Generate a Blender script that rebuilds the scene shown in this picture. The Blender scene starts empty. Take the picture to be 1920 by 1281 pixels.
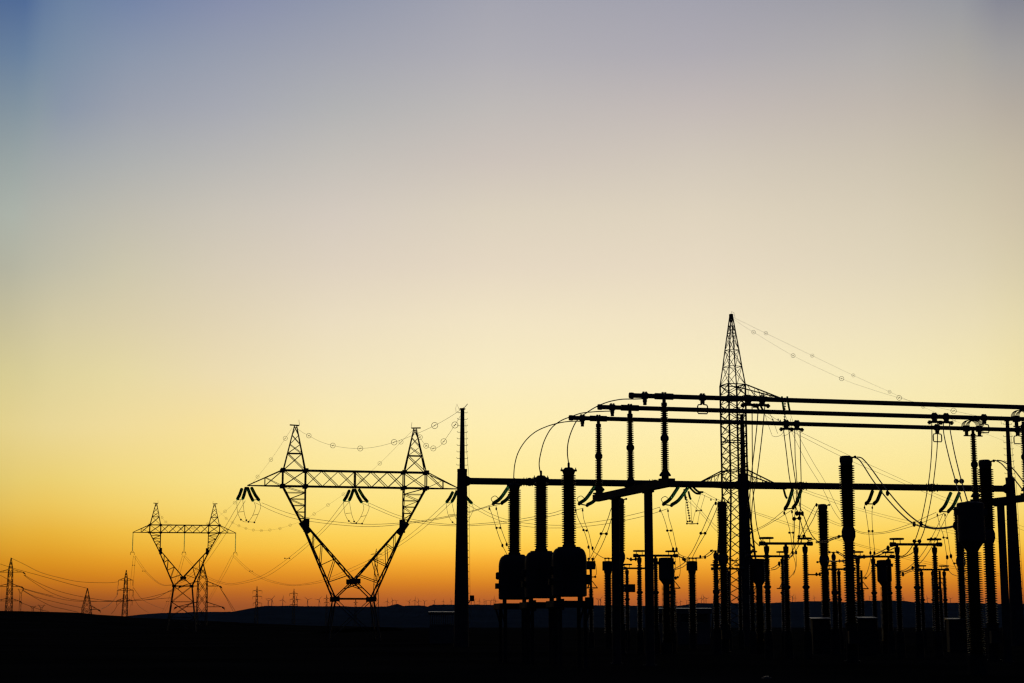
import bpy, math, random
from mathutils import Vector, Matrix
random.seed(7)
HAZE = 1.0e-5
RAD = math.radians
C = bpy.context.scene.collection
# ------------------------------------------------------------------ camera
F, YH, CZ = 3200.0, 1176.0, 1.7          # focal length in photo pixels, eye level row, eye height
TH = math.atan((YH - 640.5) / F)
CT, ST = math.cos(TH), math.sin(TH)
cam_d = bpy.data.cameras.new('camera')
cam = bpy.data.objects.new('camera', cam_d); C.objects.link(cam)
cam.location = (0, 0, CZ); cam.rotation_euler = (math.pi / 2 + TH, 0, 0)
cam_d.sensor_width = 36; cam_d.lens = F / 1920 * 36; cam_d.clip_start = 0.5; cam_d.clip_end = 120000
bpy.context.scene.camera = cam

def P(x, y, D):                            # a point D metres down range seen at photo pixel x, y
    t = (640.5 - y) / F
    s = D / (CT - ST * t)
    return Vector(((x - 960) / F * s, D, CZ + s * (ST + CT * t)))
def Z(y, D): return P(960, y, D).z
def X(x, D, y=1050): return P(x, y, D).x
def px_of(p):
    fw = p.y * CT + (p.z - CZ) * ST
    return 960 + F * p.x / fw
def along(S, d, xpx):                      # slide from S along d until it is seen at column xpx
    lo, hi = -120.0, 160.0
    for _ in range(60):
        m = (lo + hi) / 2
        if px_of(S + d * m) < xpx: lo = m
        else: hi = m
    return S + d * lo
def axes(deg):
    a = RAD(deg)
    return Vector((math.cos(a), math.sin(a), 0)), Vector((-math.sin(a), math.cos(a), 0))
UP = Vector((0, 0, 1))
U, V = axes(12.5)

# ------------------------------------------------------------------ materials
def mat(name, col, rough=0.6, metal=0.0, noise=0.25, scale=3.0, spec=0.4):
    m = bpy.data.materials.new(name); m.use_nodes = True
    nt = m.node_tree; b = nt.nodes['Principled BSDF']
    tc = nt.nodes.new('ShaderNodeTexCoord'); n = nt.nodes.new('ShaderNodeTexNoise')
    n.inputs['Scale'].default_value = scale; n.inputs['Detail'].default_value = 5
    r = nt.nodes.new('ShaderNodeValToRGB')
    r.color_ramp.elements[0].position = 0.3; r.color_ramp.elements[1].position = 0.7
    r.color_ramp.elements[0].color = [c * (1 - noise) for c in col] + [1]
    r.color_ramp.elements[1].color = [min(1, c * (1 + noise)) for c in col] + [1]
    nt.links.new(tc.outputs['Object'], n.inputs['Vector']); nt.links.new(n.outputs['Fac'], r.inputs['Fac'])
    nt.links.new(r.outputs['Color'], b.inputs['Base Color'])
    b.inputs['Roughness'].default_value = rough; b.inputs['Metallic'].default_value = metal
    b.inputs['Specular IOR Level'].default_value = spec
    return m
M = dict(
    steel=mat('galvanised_steel', (.1, .1, .105), .75, .0, .3, 1.5, .08),
    dark=mat('weathered_steel', (.055, .055, .06), .7, .0, .3, 2, .1),
    alu=mat('aluminium_tube', (.12, .12, .125), .6, .0, .15, 2, .12),
    porc=mat('glazed_porcelain', (.05, .032, .024), .4, .0, .2, 4, .18),
    paint=mat('grey_tank_paint', (.08, .085, .09), .6, .0, .2, 1, .12),
    wire=mat('bare_conductor', (.08, .08, .085), .6, .0, .1, 5, .2),
    conc=mat('concrete', (.2, .19, .18), .9, .0, .3, 1, .1),
    wallm=mat('rendered_wall', (.2, .19, .18), .9, .0, .2, .8, 0),
    roof=mat('metal_roof_sheet', (.2, .2, .21), .42, .0, .1, .8, .35),
    ground=mat('dry_soil', (.03, .027, .023), 1.0, 0, .5, .05, 0),
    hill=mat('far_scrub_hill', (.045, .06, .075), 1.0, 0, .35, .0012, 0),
    rise=mat('ploughed_rise', (.03, .027, .023), 1.0, 0, .4, .03, 0),
    white=mat('turbine_white', (.5, .5, .5), .6, 0, .05, 1, .2),
)
g = bpy.data.materials.new('green_glass'); g.use_nodes = True
nt = g.node_tree; b = nt.nodes['Principled BSDF']
b.inputs['Base Color'].default_value = (.08, .34, .19, 1); b.inputs['Roughness'].default_value = .2
b.inputs['Transmission Weight'].default_value = .85; b.inputs['IOR'].default_value = 1.25
M['glass'] = g
pane = bpy.data.materials.new('window_glass'); pane.use_nodes = True
b = pane.node_tree.nodes['Principled BSDF']; b.inputs['Base Color'].default_value = (.02, .03, .05, 1); b.inputs['Roughness'].default_value = .08
M['pane'] = pane

# ------------------------------------------------------------------ mesh builder
class MB:
    def __init__(s): s.v, s.f = [], []
    def ring_strip(s, rings, closed=True, caps=True):
        n = len(rings[0]); o = len(s.v)
        for r in rings: s.v += r
        for i in range(len(rings) - 1):
            a, b = o + i * n, o + (i + 1) * n
            for j in range(n):
                k = (j + 1) % n
                s.f.append((a + j, a + k, b + k, b + j))
        if caps:
            s.f.append(tuple(o + j for j in range(n))[::-1])
            e = o + (len(rings) - 1) * n
            s.f.append(tuple(e + j for j in range(n)))
        return s
    def bar(s, p, q, w, h=None):           # a square bar from p to q
        p, q = Vector(p), Vector(q); d = (q - p)
        if d.length < 1e-6: return s
        d.normalize(); h = h or w
        a = d.cross(UP) if abs(d.z) < .95 else d.cross(Vector((0, 1, 0)))
        a.normalize(); b = d.cross(a)
        c = [a * w / 2 + b * h / 2, a * -w / 2 + b * h / 2, a * -w / 2 - b * h / 2, a * w / 2 - b * h / 2]
        return s.ring_strip([[p + k for k in c], [q + k for k in c]])
    def tube(s, pts, r, n=6):              # r: one radius or one for each point
        pts = [Vector(p) for p in pts]
        rs = r if isinstance(r, (list, tuple)) else [r] * len(pts)
        rings = []; a = None
        for i, p in enumerate(pts):
            d = pts[min(i + 1, len(pts) - 1)] - pts[max(i - 1, 0)]
            if d.length < 1e-9: d = UP.copy()
            d.normalize()
            if a is None:
                a = d.cross(UP) if abs(d.z) < .9 else d.cross(Vector((0, 1, 0)))
            a = (a - d * a.dot(d)); a.normalize(); b = d.cross(a)
            rings.append([p + (a * math.cos(2 * math.pi * j / n) + b * math.sin(2 * math.pi * j / n)) * rs[i] for j in range(n)])
        return s.ring_strip(rings)
    def lathe(s, o, prof, n=18):           # prof: (radius, z) pairs about the vertical through o
        o = Vector(o)
        return s.ring_strip([[o + Vector((max(r, .001) * math.cos(2 * math.pi * j / n), max(r, .001) * math.sin(2 * math.pi * j / n), z)) for j in range(n)] for r, z in prof])
    def box(s, c, sx, sy, sz, ang=0.0):
        c = Vector(c); a, b = axes(ang)
        q = [a * sx / 2 + b * sy / 2, a * -sx / 2 + b * sy / 2, a * -sx / 2 - b * sy / 2, a * sx / 2 - b * sy / 2]
        return s.ring_strip([[c + k - UP * sz / 2 for k in q], [c + k + UP * sz / 2 for k in q]])
    def sphere(s, c, r, n=10):
        return s.lathe(c, [(r * math.sin(math.pi * i / 8), -r * math.cos(math.pi * i / 8)) for i in range(9)], n)
    def build(s, name, m, parent=None, loc=None):
        me = bpy.data.meshes.new(name)
        o = Vector(parent.location) if parent is not None else Vector(loc if loc is not None else (0, 0, 0))
        if parent is not None and parent.parent is not None:
            o = Vector(parent.parent.location)
        me.from_pydata([tuple(v - o) for v in s.v], [], s.f); me.validate(); me.update()
        me.materials.append(m)
        ob = bpy.data.objects.new(name, me); C.objects.link(ob)
        if parent is not None: ob.parent = parent
        else: ob.location = o
        return ob

def tag(o, label, cat, group=None, kind=None):
    if label: o['label'] = label
    if cat: o['category'] = cat
    if group: o['group'] = group
    if kind: o['kind'] = kind
    return o
def thing(name, label, cat, loc, group=None):
    o = bpy.data.objects.new(name, None); C.objects.link(o); o.location = loc
    o.empty_display_size = .5
    return tag(o, label, cat, group)
def copy_tree(o, parent=None):
    kids = list(o.children)
    c = o.copy(); C.objects.link(c)
    if parent is not None: c.parent = parent
    for k in kids: copy_tree(k, c)
    return c
def place(proto, spots, group):            # spots: (location, label); the first one is the prototype itself
    out = []
    for i, (loc, label) in enumerate(spots):
        o = proto if i == 0 else copy_tree(proto)
        o.location = loc; o['label'] = label; o['group'] = group
        out.append(o)
    return out

def sheds(z0, z1, rc, rs, pitch, rc1=None, rs1=None):   # profile of a shed insulator, radii may taper
    n = max(2, round((z1 - z0) / pitch)); p = (z1 - z0) / n; out = []
    rc1 = rc if rc1 is None else rc1; rs1 = rs if rs1 is None else rs1
    for i in range(n):
        t = i / n; c = rc + (rc1 - rc) * t; r = rs + (rs1 - rs) * t; z = z0 + i * p
        out += [(c, z), (c, z + p * .14), (r, z + p * .34), (r, z + p * .56), (c, z + p * .86)]
    out.append((rc1, z1))
    return out
def shed_path(mb, pts, rc, rs, pitch, n=12):            # the same along a path
    pts = [Vector(p) for p in pts]; L = [0]
    for i in range(1, len(pts)): L.append(L[-1] + (pts[i] - pts[i - 1]).length)
    def at(d):
        for i in range(1, len(pts)):
            if d <= L[i] or i == len(pts) - 1:
                return pts[i - 1].lerp(pts[i], (d - L[i - 1]) / max(1e-9, L[i] - L[i - 1]))
    k = max(3, round(L[-1] / pitch)); p = L[-1] / k; q, r = [], []
    for i in range(k):
        for f, rr in ((.05, rc), (.3, rc), (.42, rs), (.6, rs * .95), (.8, rc)):
            q.append(at((i + f) * p)); r.append(rr)
    mb.tube(q, r, n)
    return mb
def smooth(pts, k=8):                      # Catmull-Rom through the points
    pts = [Vector(p) for p in pts]
    if len(pts) < 3: return pts
    q = [pts[0] * 2 - pts[1]] + pts + [pts[-1] * 2 - pts[-2]]; out = []
    for i in range(1, len(q) - 2):
        for j in range(k):
            t = j / k
            out.append(.5 * (2 * q[i] + (q[i + 1] - q[i - 1]) * t + (2 * q[i - 1] - 5 * q[i] + 4 * q[i + 1] - q[i + 2]) * t * t
                             + (3 * q[i] - q[i - 1] - 3 * q[i + 1] + q[i + 2]) * t ** 3))
    out.append(pts[-1]); return out
def run(pix, D0, D1):                      # a wire seen through these pixels, between two depths
    L = [0]
    for i in range(1, len(pix)): L.append(L[-1] + math.hypot(pix[i][0] - pix[i - 1][0], pix[i][1] - pix[i - 1][1]))
    return smooth([P(x, y, D0 + (D1 - D0) * l / max(L[-1], 1e-9)) for (x, y), l in zip(pix, L)])
def line(name, label, cat, runs, r=.02, spacers=(), group=None, knobs=(), m='wire'):
    """one span: each run (pixels, D0, D1) is a conductor; spacers join two points; knobs are clamps"""
    paths = [run(*q) for q in runs]; r *= 1.18
    if len(paths) == 1 and not spacers and not knobs:
        return tag(MB().tube(paths[0], r, 5).build(name, M[m], None, paths[0][0]), label, cat, group)
    t = thing(name, label, cat, paths[0][0], group)
    for p in paths: MB().tube(p, r, 5).build('conductor', M[m], t)
    for (x0, y0, x1, y1, D) in spacers:
        a, b = P(x0, y0, D), P(x1, y1, D)
        s = MB().bar(a, b, r * 2.4)
        s.sphere(a, r * 4.5, 6).sphere(b, r * 4.5, 6).build('spacer', M['dark'], t)
    for (x, y, D, k) in knobs:
        c = P(x, y, D)
        k *= .75; MB().lathe(c, [(.3 * k, -k * 1.7), (k, -k * 1.0), (k, k * .8), (.4 * k, k * 1.7)], 8).build('clamp', M['dark'], t)
    return t

# ------------------------------------------------------------------ ground, hills
gm = MB(); xs = [-14900, -8000, -1500, -300, -60, 0, 60, 300, 1500, 8000, 14900]; ys = [-190, -50, 0, 40, 120, 300, 900, 3000, 9000, 15000, 21990]
for y in ys:
    for x in xs: gm.v.append(Vector((x, y, 0)))
n = len(xs)
for j in range(len(ys) - 1):
    for i in range(n - 1): gm.f.append((j * n + i, j * n + i + 1, (j + 1) * n + i + 1, (j + 1) * n + i))
tag(gm.build('ground', M['ground']), None, None, kind='structure')

def ridge(name, prof, D, front, back, m, rough=0.0, step=4):
    pts = []; x = prof[0][0]
    while x <= prof[-1][0]:
        for (a, ya), (b, yb) in zip(prof, prof[1:]):
            if a <= x <= b:
                y = ya + (yb - ya) * (x - a) / (b - a); break
        pts.append((x, y - abs(random.gauss(0, rough)))); x += step
    mb = MB(); rows = [(D - front, 0), (D - front * .45, .42), (D - front * .12, .86), (D, 1), (D + back * .4, .8), (D + back, 0)]
    k = len(pts)
    for Dr, h in rows:
        for x, y in pts:
            p = P(x, y, D); wob = 1 if h in (0, 1) else 1 + .12 * math.sin(x * .05 + Dr)
            mb.v.append(Vector((p.x, Dr, p.z * h * wob - (2.0 if h == 0 else 0))))
    for j in range(len(rows) - 1):
        for i in range(k - 1): mb.f.append((j * k + i, j * k + i + 1, (j + 1) * k + i + 1, (j + 1) * k + i))
    o = mb.build(name, m); tag(o, None, None, kind='structure'); return o
RIDGE = [(-400, 1158), (150, 1160), (230, 1159), (278, 1157), (300, 1150), (320, 1149.5), (362, 1149), (390, 1148), (425, 1147.5), (445, 1148), (457, 1145), (470, 1141.5),
         (495, 1138), (545, 1136), (570, 1137), (620, 1137), (670, 1138), (695, 1138), (727, 1137.3), (735, 1135), (741, 1133.2), (747, 1133.2), (753, 1135.8), (760, 1137.5), (770, 1136.5),
         (785, 1135.5), (795, 1136), (802, 1137.8), (811, 1134.2), (832, 1134), (895, 1134.2), (932, 1134.7), (1110, 1135.2), (1170, 1135.8), (1264, 1136.8), (1279, 1135.4), (1292, 1133.6), (1311, 1131),
         (1330, 1131.5), (1446, 1131), (1480, 1129), (1506, 1128), (1540, 1128), (1583, 1129.2), (1622, 1126.5), (1650, 1127), (1691, 1127.5), (1720, 1129.6), (1747, 1131),
         (1798, 1131), (1841, 1132), (1900, 1133), (2000, 1131), (2300, 1136)]
RD = 18000
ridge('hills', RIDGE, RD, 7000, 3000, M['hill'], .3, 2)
ridge('field_terrain', [(-500, 1143), (0, 1145.6), (32, 1146), (92, 1147.5), (148, 1149), (154, 1154.5), (190, 1157), (230, 1158.2), (275, 1159), (400, 1165.5), (520, 1172), (700, 1175.5)],
      650, 350, 300, M['rise'], .12, 3)

# ------------------------------------------------------------------ lattice helpers
def lat_face(mb, a0, a1, b0, b1, n, w, hz=True, single=False):
    for i in range(n):
        t0, t1 = i / n, (i + 1) / n
        A0, A1, B0, B1 = a0.lerp(a1, t0), a0.lerp(a1, t1), b0.lerp(b1, t0), b0.lerp(b1, t1)
        if not single or i % 2 == 0: mb.bar(A0, B1, w)
        if not single or i % 2: mb.bar(B0, A1, w)
        if hz and i: mb.bar(A0, B0, w)
def lat_box(mb, q0, q1, n, wm, wb, hz=False, single=False):
    for a, b in zip(q0, q1): mb.bar(a, b, wm)
    for i in range(4):
        j = (i + 1) % 4
        lat_face(mb, q0[i], q1[i], q0[j], q1[j], n, wb, hz, single)

# ------------------------------------------------------------------ Y-shaped pylons
def y_pylon(label, x, y_waist, D, ang, k=1.0, group=None, w=1.0):
    u, v = axes(ang)
    zw = Z(y_waist, D); base = Vector((X(x, D, y_waist), D, 0))
    t = thing('transmission_pylon', label, 'pylon', base, group)
    def L(s, tt, z): return base + u * (s * k) + v * (tt * k) + UP * (zw + z * k)
    WM, WB = .165 * w, .085 * w
    mb = MB()                              # the four legged body below the waist
    bq = [(-2.4, -2), (2.4, -2), (2.4, 2), (-2.4, 2)]
    fl = 1.35 if zw < 8 else 1.6
    q0 = [base + u * (a * k * fl) + v * (b * k * fl) for a, b in bq]; q1 = [L(a, b, 0) for a, b in bq]
    lat_box(mb, q0, q1, 1 if zw < 8 else 3, WM, WB, True)
    for i in range(4): mb.bar(q1[i], q1[(i + 1) % 4], WM * 1.1)
    mb.build('leg_lattice', M['steel'], t)
    for sg in (-1, 1):                     # the two arms of the Y
        mb = MB()
        for tt in (-1, 1):
            o0, o1 = L(sg * 2.4, tt * 2, 0), L(sg * 6.6, tt * .5, 9.3)
            i0, i1 = L(0, tt * 1.8, 2.3), L(sg * 6.05, tt * .5, 9.2)
            mb.bar(o0, o1, WM); mb.bar(i0, i1, WM); mb.bar(i0, L(sg * -2.4, tt * 2, 0), WM * .8)
            for f0, f1 in ((.22, .1), (.45, .4), (.67, .68)):
                mb.bar(o0.lerp(o1, f0), i0.lerp(i1, f1), WB)
            for f0, f1 in ((.22, .4), (.45, .68), (.67, .86)):
                mb.bar(o0.lerp(o1, f0), i0.lerp(i1, f1), WB)
            mb.bar(i0.lerp(L(sg * -2.4, tt * 2, 0), .45), o0.lerp(o1, 0).lerp(L(sg * -6.6, tt * .5, 9.3), .0).lerp(L(-sg * 6.6, tt * .5, 9.3), .2), WB)
            mb.bar(L(sg * 6.6, tt * .5, 9.3), L(sg * 9.25, tt * .75, 14.22), WM)
            mb.bar(L(sg * 6.3, tt * .5, 9.3), L(sg * 6.35, tt * .75, 14.22), WM * .8)
            lat_face(mb, L(sg * 6.6, tt * .5, 9.3), L(sg * 9.25, tt * .75, 14.22), L(sg * 6.3, tt * .5, 9.3), L(sg * 6.35, tt * .75, 14.22), 6, WB * .8, True, True)
        for a, b, nn in (((2.4, 2, 0), (6.6, .5, 9.3), 7), ((.0, 1.8, 2.3), (6.05, .5, 9.2), 7), ((6.6, .5, 9.3), (9.25, .75, 14.22), 4), ((6.3, .5, 9.3), (6.35, .75, 14.22), 4)):
            lat_face(mb, L(sg * a[0], -a[1], a[2]), L(sg * b[0], -b[1], b[2]), L(sg * a[0], a[1], a[2]), L(sg * b[0], b[1], b[2]), nn + 1, WB * .9, False, True)
        mb.bar(L(sg * 6.15, -.5, 10.1), L(sg * 6.15 - sg * .0, -.5, 8.4), .75 * k, .1)
        mb.build('arm_lattice', M['steel'], t)
    for tt in (-1, 1):                     # gusset plates
        MB().bar(L(-.72, tt * 1.85, 2.2), L(.72, tt * 1.85, 2.2), .12, .62 * k).build('gusset_plate', M['steel'], t)
        for sg in (-1, 1):
            MB().bar(L(sg * 1.9, tt * 2.02, -.05), L(sg * 2.75, tt * 2.02, -.05), .12, .62 * k).build('gusset_plate', M['steel'], t)
            MB().bar(L(sg * 6.3 + sg * .48 / w ** 2, tt * .56, 9.0 + .72 / w ** 2), L(sg * 6.3 - sg * .55 / w ** 2, tt * .56, 9.0 - .72 / w ** 2), .12, .72 * k / w ** 2).build('gusset_plate', M['steel'], t)
    mb = MB()                              # the cross girder with its tapered ends
    qa = [L(-9.25, -.75, 14.22), L(-9.25, .75, 14.22), L(-9.25, .75, 16.25), L(-9.25, -.75, 16.25)]
    qb = [L(9.25, -.75, 14.22), L(9.25, .75, 14.22), L(9.25, .75, 16.25), L(9.25, -.75, 16.25)]
    for a, b in zip(qa, qb): mb.bar(a, b, WM)
    for i in range(4):
        j = (i + 1) % 4
        for s0, s1, nn in ((-9.25, -6.35, 1), (-6.35, 0, 3), (0, 6.35, 3), (6.35, 9.25, 1)):
            f0, f1 = (s0 + 9.25) / 18.5, (s1 + 9.25) / 18.5
            lat_face(mb, qa[i].lerp(qb[i], f0), qa[i].lerp(qb[i], f1), qa[j].lerp(qb[j], f0), qa[j].lerp(qb[j], f1), nn, WB, False)
    for s in (-9.25, -6.35, 0, 6.35, 9.25):
        for tt in (-.75, .75): mb.bar(L(s, tt, 14.22), L(s, tt, 16.25), WM * .9)
    for sg in (-1, 1):
        tip = L(sg * 13.7, 0, 14.22)
        for tt in (-.75, .75):
            mb.bar(L(sg * 9.25, tt, 14.22), tip, WM * .8); mb.bar(L(sg * 9.25, tt, 16.3), tip, WM * .7)
            mb.bar(L(sg * 11.5, tt * .5, 14.22), L(sg * 11.5, tt * .5, 15.3), WB); mb.bar(L(sg * 9.3, tt, 16.2), L(sg * 11.5, tt * .5, 14.22), WB)
            mb.bar(L(sg * 11.5, tt * .5, 15.3), L(sg * 9.3, tt, 14.22), WB * .7)
        mb.bar(L(sg * 11.5, -.37, 14.22), L(sg * 11.5, .37, 14.22), WB)
        for s in (6.35, 9.25):
            for z in (14.22, 16.25):
                for tt in (-.78, .78): mb.box(L(sg * s, tt, z), .62 * k, .1, .5 * k, ang)
    mb.build('cross_girder', M['steel'], t)
    for sg in (-1, 1):
        mb = MB()
        pq = [L(sg * a, b, 16.25) for a, b in ((6.4, -.75), (9.2, -.75), (9.2, .75), (6.4, .75))]
        aq = [L(sg * a, b, 21.95) for a, b in ((7.6, -.12), (7.9, -.12), (7.9, .12), (7.6, .12))]
        mid = [p.lerp(q, .38) for p, q in zip(pq, aq)]
        lat_box(mb, pq, mid, 1, WM * .75, WB, True); lat_box(mb, mid, aq, 3, WM * .7, WB * .8)
        for i in range(4): mb.bar(mid[i], mid[(i + 1) % 4], WB * 1.2)
        mb.bar(L(sg * 7.3, 0, 22.05), L(sg * 8.5, 0, 22.1), .16 * w)
        mb.bar(L(sg * 7.55 - sg * .3, 0, 22.05), L(sg * 7.35, 0, 22.8), .04 * w)
        mb.build('earth_wire_peak', M['steel'], t)
    return t, L
big, BL = y_pylon('big Y-shaped lattice pylon with gusset plates, standing just behind the gantry line', 662, 1123, 220, 11.5)
far, FL = y_pylon('smaller Y-shaped lattice pylon farther off, with three hanging insulator strings', 343, 1099, 462, 8, 1.0, None, 1.25)

# tension strings and jumper loops on the big pylon, one set per phase
def phase_set(centre, label):
    t = thing('tension_string_set', label, 'insulator set', centre)
    def q(x, y, dd=0): return P(x, y, 220 + dd)
    for a, b, dd in (((655, 920), (645, 939), 2.2), ((662, 920), (655, 938), 2.2), ((666, 919), (678, 942), -2.2), ((673, 918), (689, 941), -2.2)):
        A, B = q(*a), q(*b, dd); m = A.lerp(B, .5) - UP * .12
        s = MB(); shed_path(s, [A, m, B], .1, .21, .15, 10); s.build('insulator_string', M['glass'], t)
    MB().bar(q(660, 918.6), q(668, 918.4), .14, .3).build('hanger_plate', M['dark'], t)
    for x0, x1, dd in ((645, 655, 2.2), (678, 689, -2.2)):
        MB().bar(q(x0, 940.5, dd), q(x1, 940, dd), .08).build('yoke_plate', M['dark'], t)
    for pts, dd in (([(644, 941), (646, 960), (650, 971), (654, 977)], 2.2), ([(655, 940), (659, 963), (664, 978)], 2.2),
                    ([(680, 944), (682, 954), (676, 970), (668, 981)], -2.2), ([(690, 943), (692, 953), (687, 966), (679, 982)], -2.2),
                    ([(654, 977), (660, 981), (669, 981), (679, 982)], 0)):
        MB().tube(run(pts, 220 + dd, 220), .025, 5).build('jumper', M['wire'], t)
    for x0, y0, x1, y1, dd in ((648, 963, 658, 962, 1), (686, 967, 676, 969, -1)):
        MB().bar(q(x0, y0, dd), q(x1, y1, dd), .05).build('spacer', M['dark'], t)
    for x, y in ((654, 977), (664, 978), (668, 981), (679, 982)):
        MB().sphere(q(x, y), .12, 6).build('clamp', M['dark'], t)
    return t
midp = P(664, 918, 220)
place(phase_set(midp, ''), [
    (midp, 'green glass string set with jumper loops under the middle of the big pylon girder'),
    (midp + BL(-13.7, 0, 0) - BL(0, 0, 0), 'green glass string set on the free outer arm tip of the big pylon'),
    (midp + BL(13.5, 0, 0) - BL(0, 0, 0), 'green glass string set on the big pylon arm tip hidden behind the gantry pole')],
    'tension string sets of the big pylon')
# suspension strings of the farther pylon
def susp(c):
    t = thing('suspension_string', '', 'insulator string', c)
    s = MB(); shed_path(s, [c, c - UP * 5.0], .07, .15, .3, 8); s.build('insulator_string', M['glass'], t)
    s = MB().bar(c + Vector((-.45, 0, -5.4)), c + Vector((.45, 0, -5.4)), .1)
    s.bar(c - UP * 5, c + Vector((-.45, 0, -5.4)), .07); s.bar(c - UP * 5, c + Vector((.45, 0, -5.4)), .07)
    s.bar(c + Vector((-.45, 0, -5.4)), c + Vector((-.55, 0, -6.1)), .1); s.bar(c + Vector((.45, 0, -5.4)), c + Vector((.55, 0, -6.1)), .1)
    s.build('yoke_plate', M['dark'], t); return t
c0 = FL(0, 0, 14.4)
place(susp(c0), [(c0, 'long insulator string hanging from the middle of the smaller Y pylon girder'),
                 (FL(-13.6, 0, 14.3), 'insulator string on the smaller Y pylon arm tip that points away from the big pylon'),
                 (FL(13.6, 0, 14.3), 'insulator string hanging from the smaller Y pylon arm tip that points to the big pylon')],
      'suspension strings of the smaller Y pylon')

# ------------------------------------------------------------------ tall single tower behind the gantry
TD = 270; tu, tv = axes(20)
tb = Vector((X(1377.5, TD, 900), TD, 0))
tower = thing('lattice_tower', 'tall square lattice tower with pointed top rising behind the gantry pole and busbars', 'pylon', tb)
def TL(s, t, z): return tb + tu * s + tv * t + UP * z
def sq(h, z): return [TL(-h, -h, z), TL(h, -h, z), TL(h, h, z), TL(-h, h, z)]
zA, zB, zC = Z(722, TD), Z(930, TD), Z(592, TD)
mb = MB(); lat_box(mb, sq(3.1, 0), sq(1.48, zB), 8, .26, .11)
lat_box(mb, sq(1.48, zB), sq(1.48, zA), 11, .26, .1)
for z in (zA, zA - 2.4, Z(745, TD), Z(828, TD), Z(883, TD), Z(915, TD)):
    q = sq(1.48, z)
    for i in range(4): mb.bar(q[i], q[(i + 1) % 4], .14)
mb.build('body_lattice', M['steel'], tower)
mb = MB()
zp = [zA, Z(688, TD), Z(657, TD), Z(625, TD), zC]; hp = [1.48, 1.12, .83, .5, .16]
for i in range(4): lat_box(mb, sq(hp[i], zp[i]), sq(hp[i + 1], zp[i + 1]), 1 if i < 3 else 2, .17, .065)
for i in range(1, 4):
    q = sq(hp[i], zp[i])
    for j in range(4): mb.bar(q[j], q[(j + 1) % 4], .085)
mb.box(TL(0, 0, zC), .5, .5, .5, 20)
mb.tube([TL(0, 0, zC), TL(.1, 0, zC + .7), TL(.5, 0, zC + .5), TL(.7, 0, zC - .3)], .025, 5)
mb.build('tower_peak', M['steel'], tower)
def tower_arm(sg, zt, zb, reach):
    mb = MB(); tip = TL(sg * reach, 0, zb)
    for t in (-1.48, 1.48):
        mb.bar(TL(sg * 1.48, t, zt), tip, .17); mb.bar(TL(sg * 1.48, t, zb), tip, .17)
        for f in (.25, .5, .72):
            a, b = TL(sg * 1.48, t, zt).lerp(tip, f), TL(sg * 1.48, t, zb).lerp(tip, f)
            mb.bar(a, b, .08); mb.bar(TL(sg * 1.48, t, zt).lerp(tip, f - .2), b, .07)
    for f in (.25, .5, .72): mb.bar(TL(sg * 1.48, -1.48, zb).lerp(tip, f), TL(sg * 1.48, 1.48, zb).lerp(tip, f), .08)
    mb.build('cross_arm', M['steel'], tower); return tip
tip_u = tower_arm(1, zA, Z(743, TD), 8.9)
tip_l = tower_arm(-1, Z(882, TD), Z(914, TD), 7.4)
tip_r = tower_arm(1, Z(882, TD), Z(914, TD), 9.2)

def string_set(label, strings, D, rods=(), wires=(), group=None, r=.17, bars=()):
    """strings: (x0, y0, x1, y1, D0, D1) seen in the photo"""
    x0, y0 = strings[0][:2]
    t = thing('tension_string_set', label, 'insulator set', P(x0, y0, strings[0][4]), group)
    for (a, b, c, d, D0, D1) in strings:
        A, B = P(a, b, D0), P(c, d, D1); m = A.lerp(B, .55) - UP * (.07 * (A - B).length)
        s = MB(); shed_path(s, smooth([A, m, B], 5), r * .45, r, .14, 12); s.build('insulator_string', M['glass'], t)
    for (a, b, c, d, D0, D1) in rods:
        s = MB(); shed_path(s, [P(a, b, D0), P(c, d, D1)], .05, .2, .42, 8); s.build('rod_insulator', M['porc'], t)
    for pts, D0, D1 in wires: MB().tube(run(pts, D0, D1), .03, 5).build('jumper', M['wire'], t)
    for (a, b, c, d, D0) in bars: MB().bar(P(a, b, D0), P(c, d, D0), .1).sphere(P(a, b, D0), .15, 6).sphere(P(c, d, D0), .15, 6).build('yoke_plate', M['dark'], t)
    return t
string_set('dark string set with ribbed rod under the upper arm tip of the tall tower',
           [(1466, 744, 1471, 775, 270, 267), (1476, 744, 1482, 775, 270, 267), (1418, 760, 1430, 773, 270, 275), (1424, 757, 1436, 771, 270, 275)], 270,
           rods=[(1472, 745, 1471, 794, 269, 269)],
           wires=[([(1434, 776), (1440, 795), (1447, 815)], 274, 270), ([(1444, 776), (1452, 796), (1458, 813)], 274, 270),
                  ([(1447, 817), (1455, 819), (1464, 816), (1470, 808), (1475, 801)], 270, 268), ([(1466, 818), (1476, 815), (1484, 806), (1482, 785)], 269, 267)])
string_set('green string set with ribbed rod below the lower tower arm, seen under the gantry beam',
           [(1293, 914, 1313, 926, 270, 274), (1298, 912, 1318, 923, 270, 274), (1283, 918, 1286, 937, 270, 268), (1291, 922, 1295, 936, 270, 268)], 270,
           rods=[(1286, 930, 1294, 979, 269, 269)],
           wires=[([(1313, 928), (1308, 945), (1303, 962), (1298, 981)], 274, 270), ([(1322, 928), (1316, 948), (1311, 965), (1308, 982)], 274, 270),
                  ([(1286, 940), (1286, 960), (1288, 982)], 268, 269), ([(1295, 940), (1296, 960), (1297, 981)], 268, 269), ([(1288, 982), (1297, 983), (1308, 982)], 269, 270)],
           bars=[(1288, 982, 1308, 982, 270), (1289, 978, 1298, 979, 270), (1306, 958, 1315, 957, 272)])
string_set('single dark string below the other lower arm of the tall tower, behind two gantry strings',
           [(1469, 916, 1475, 934, 270, 267)], 270)

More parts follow.
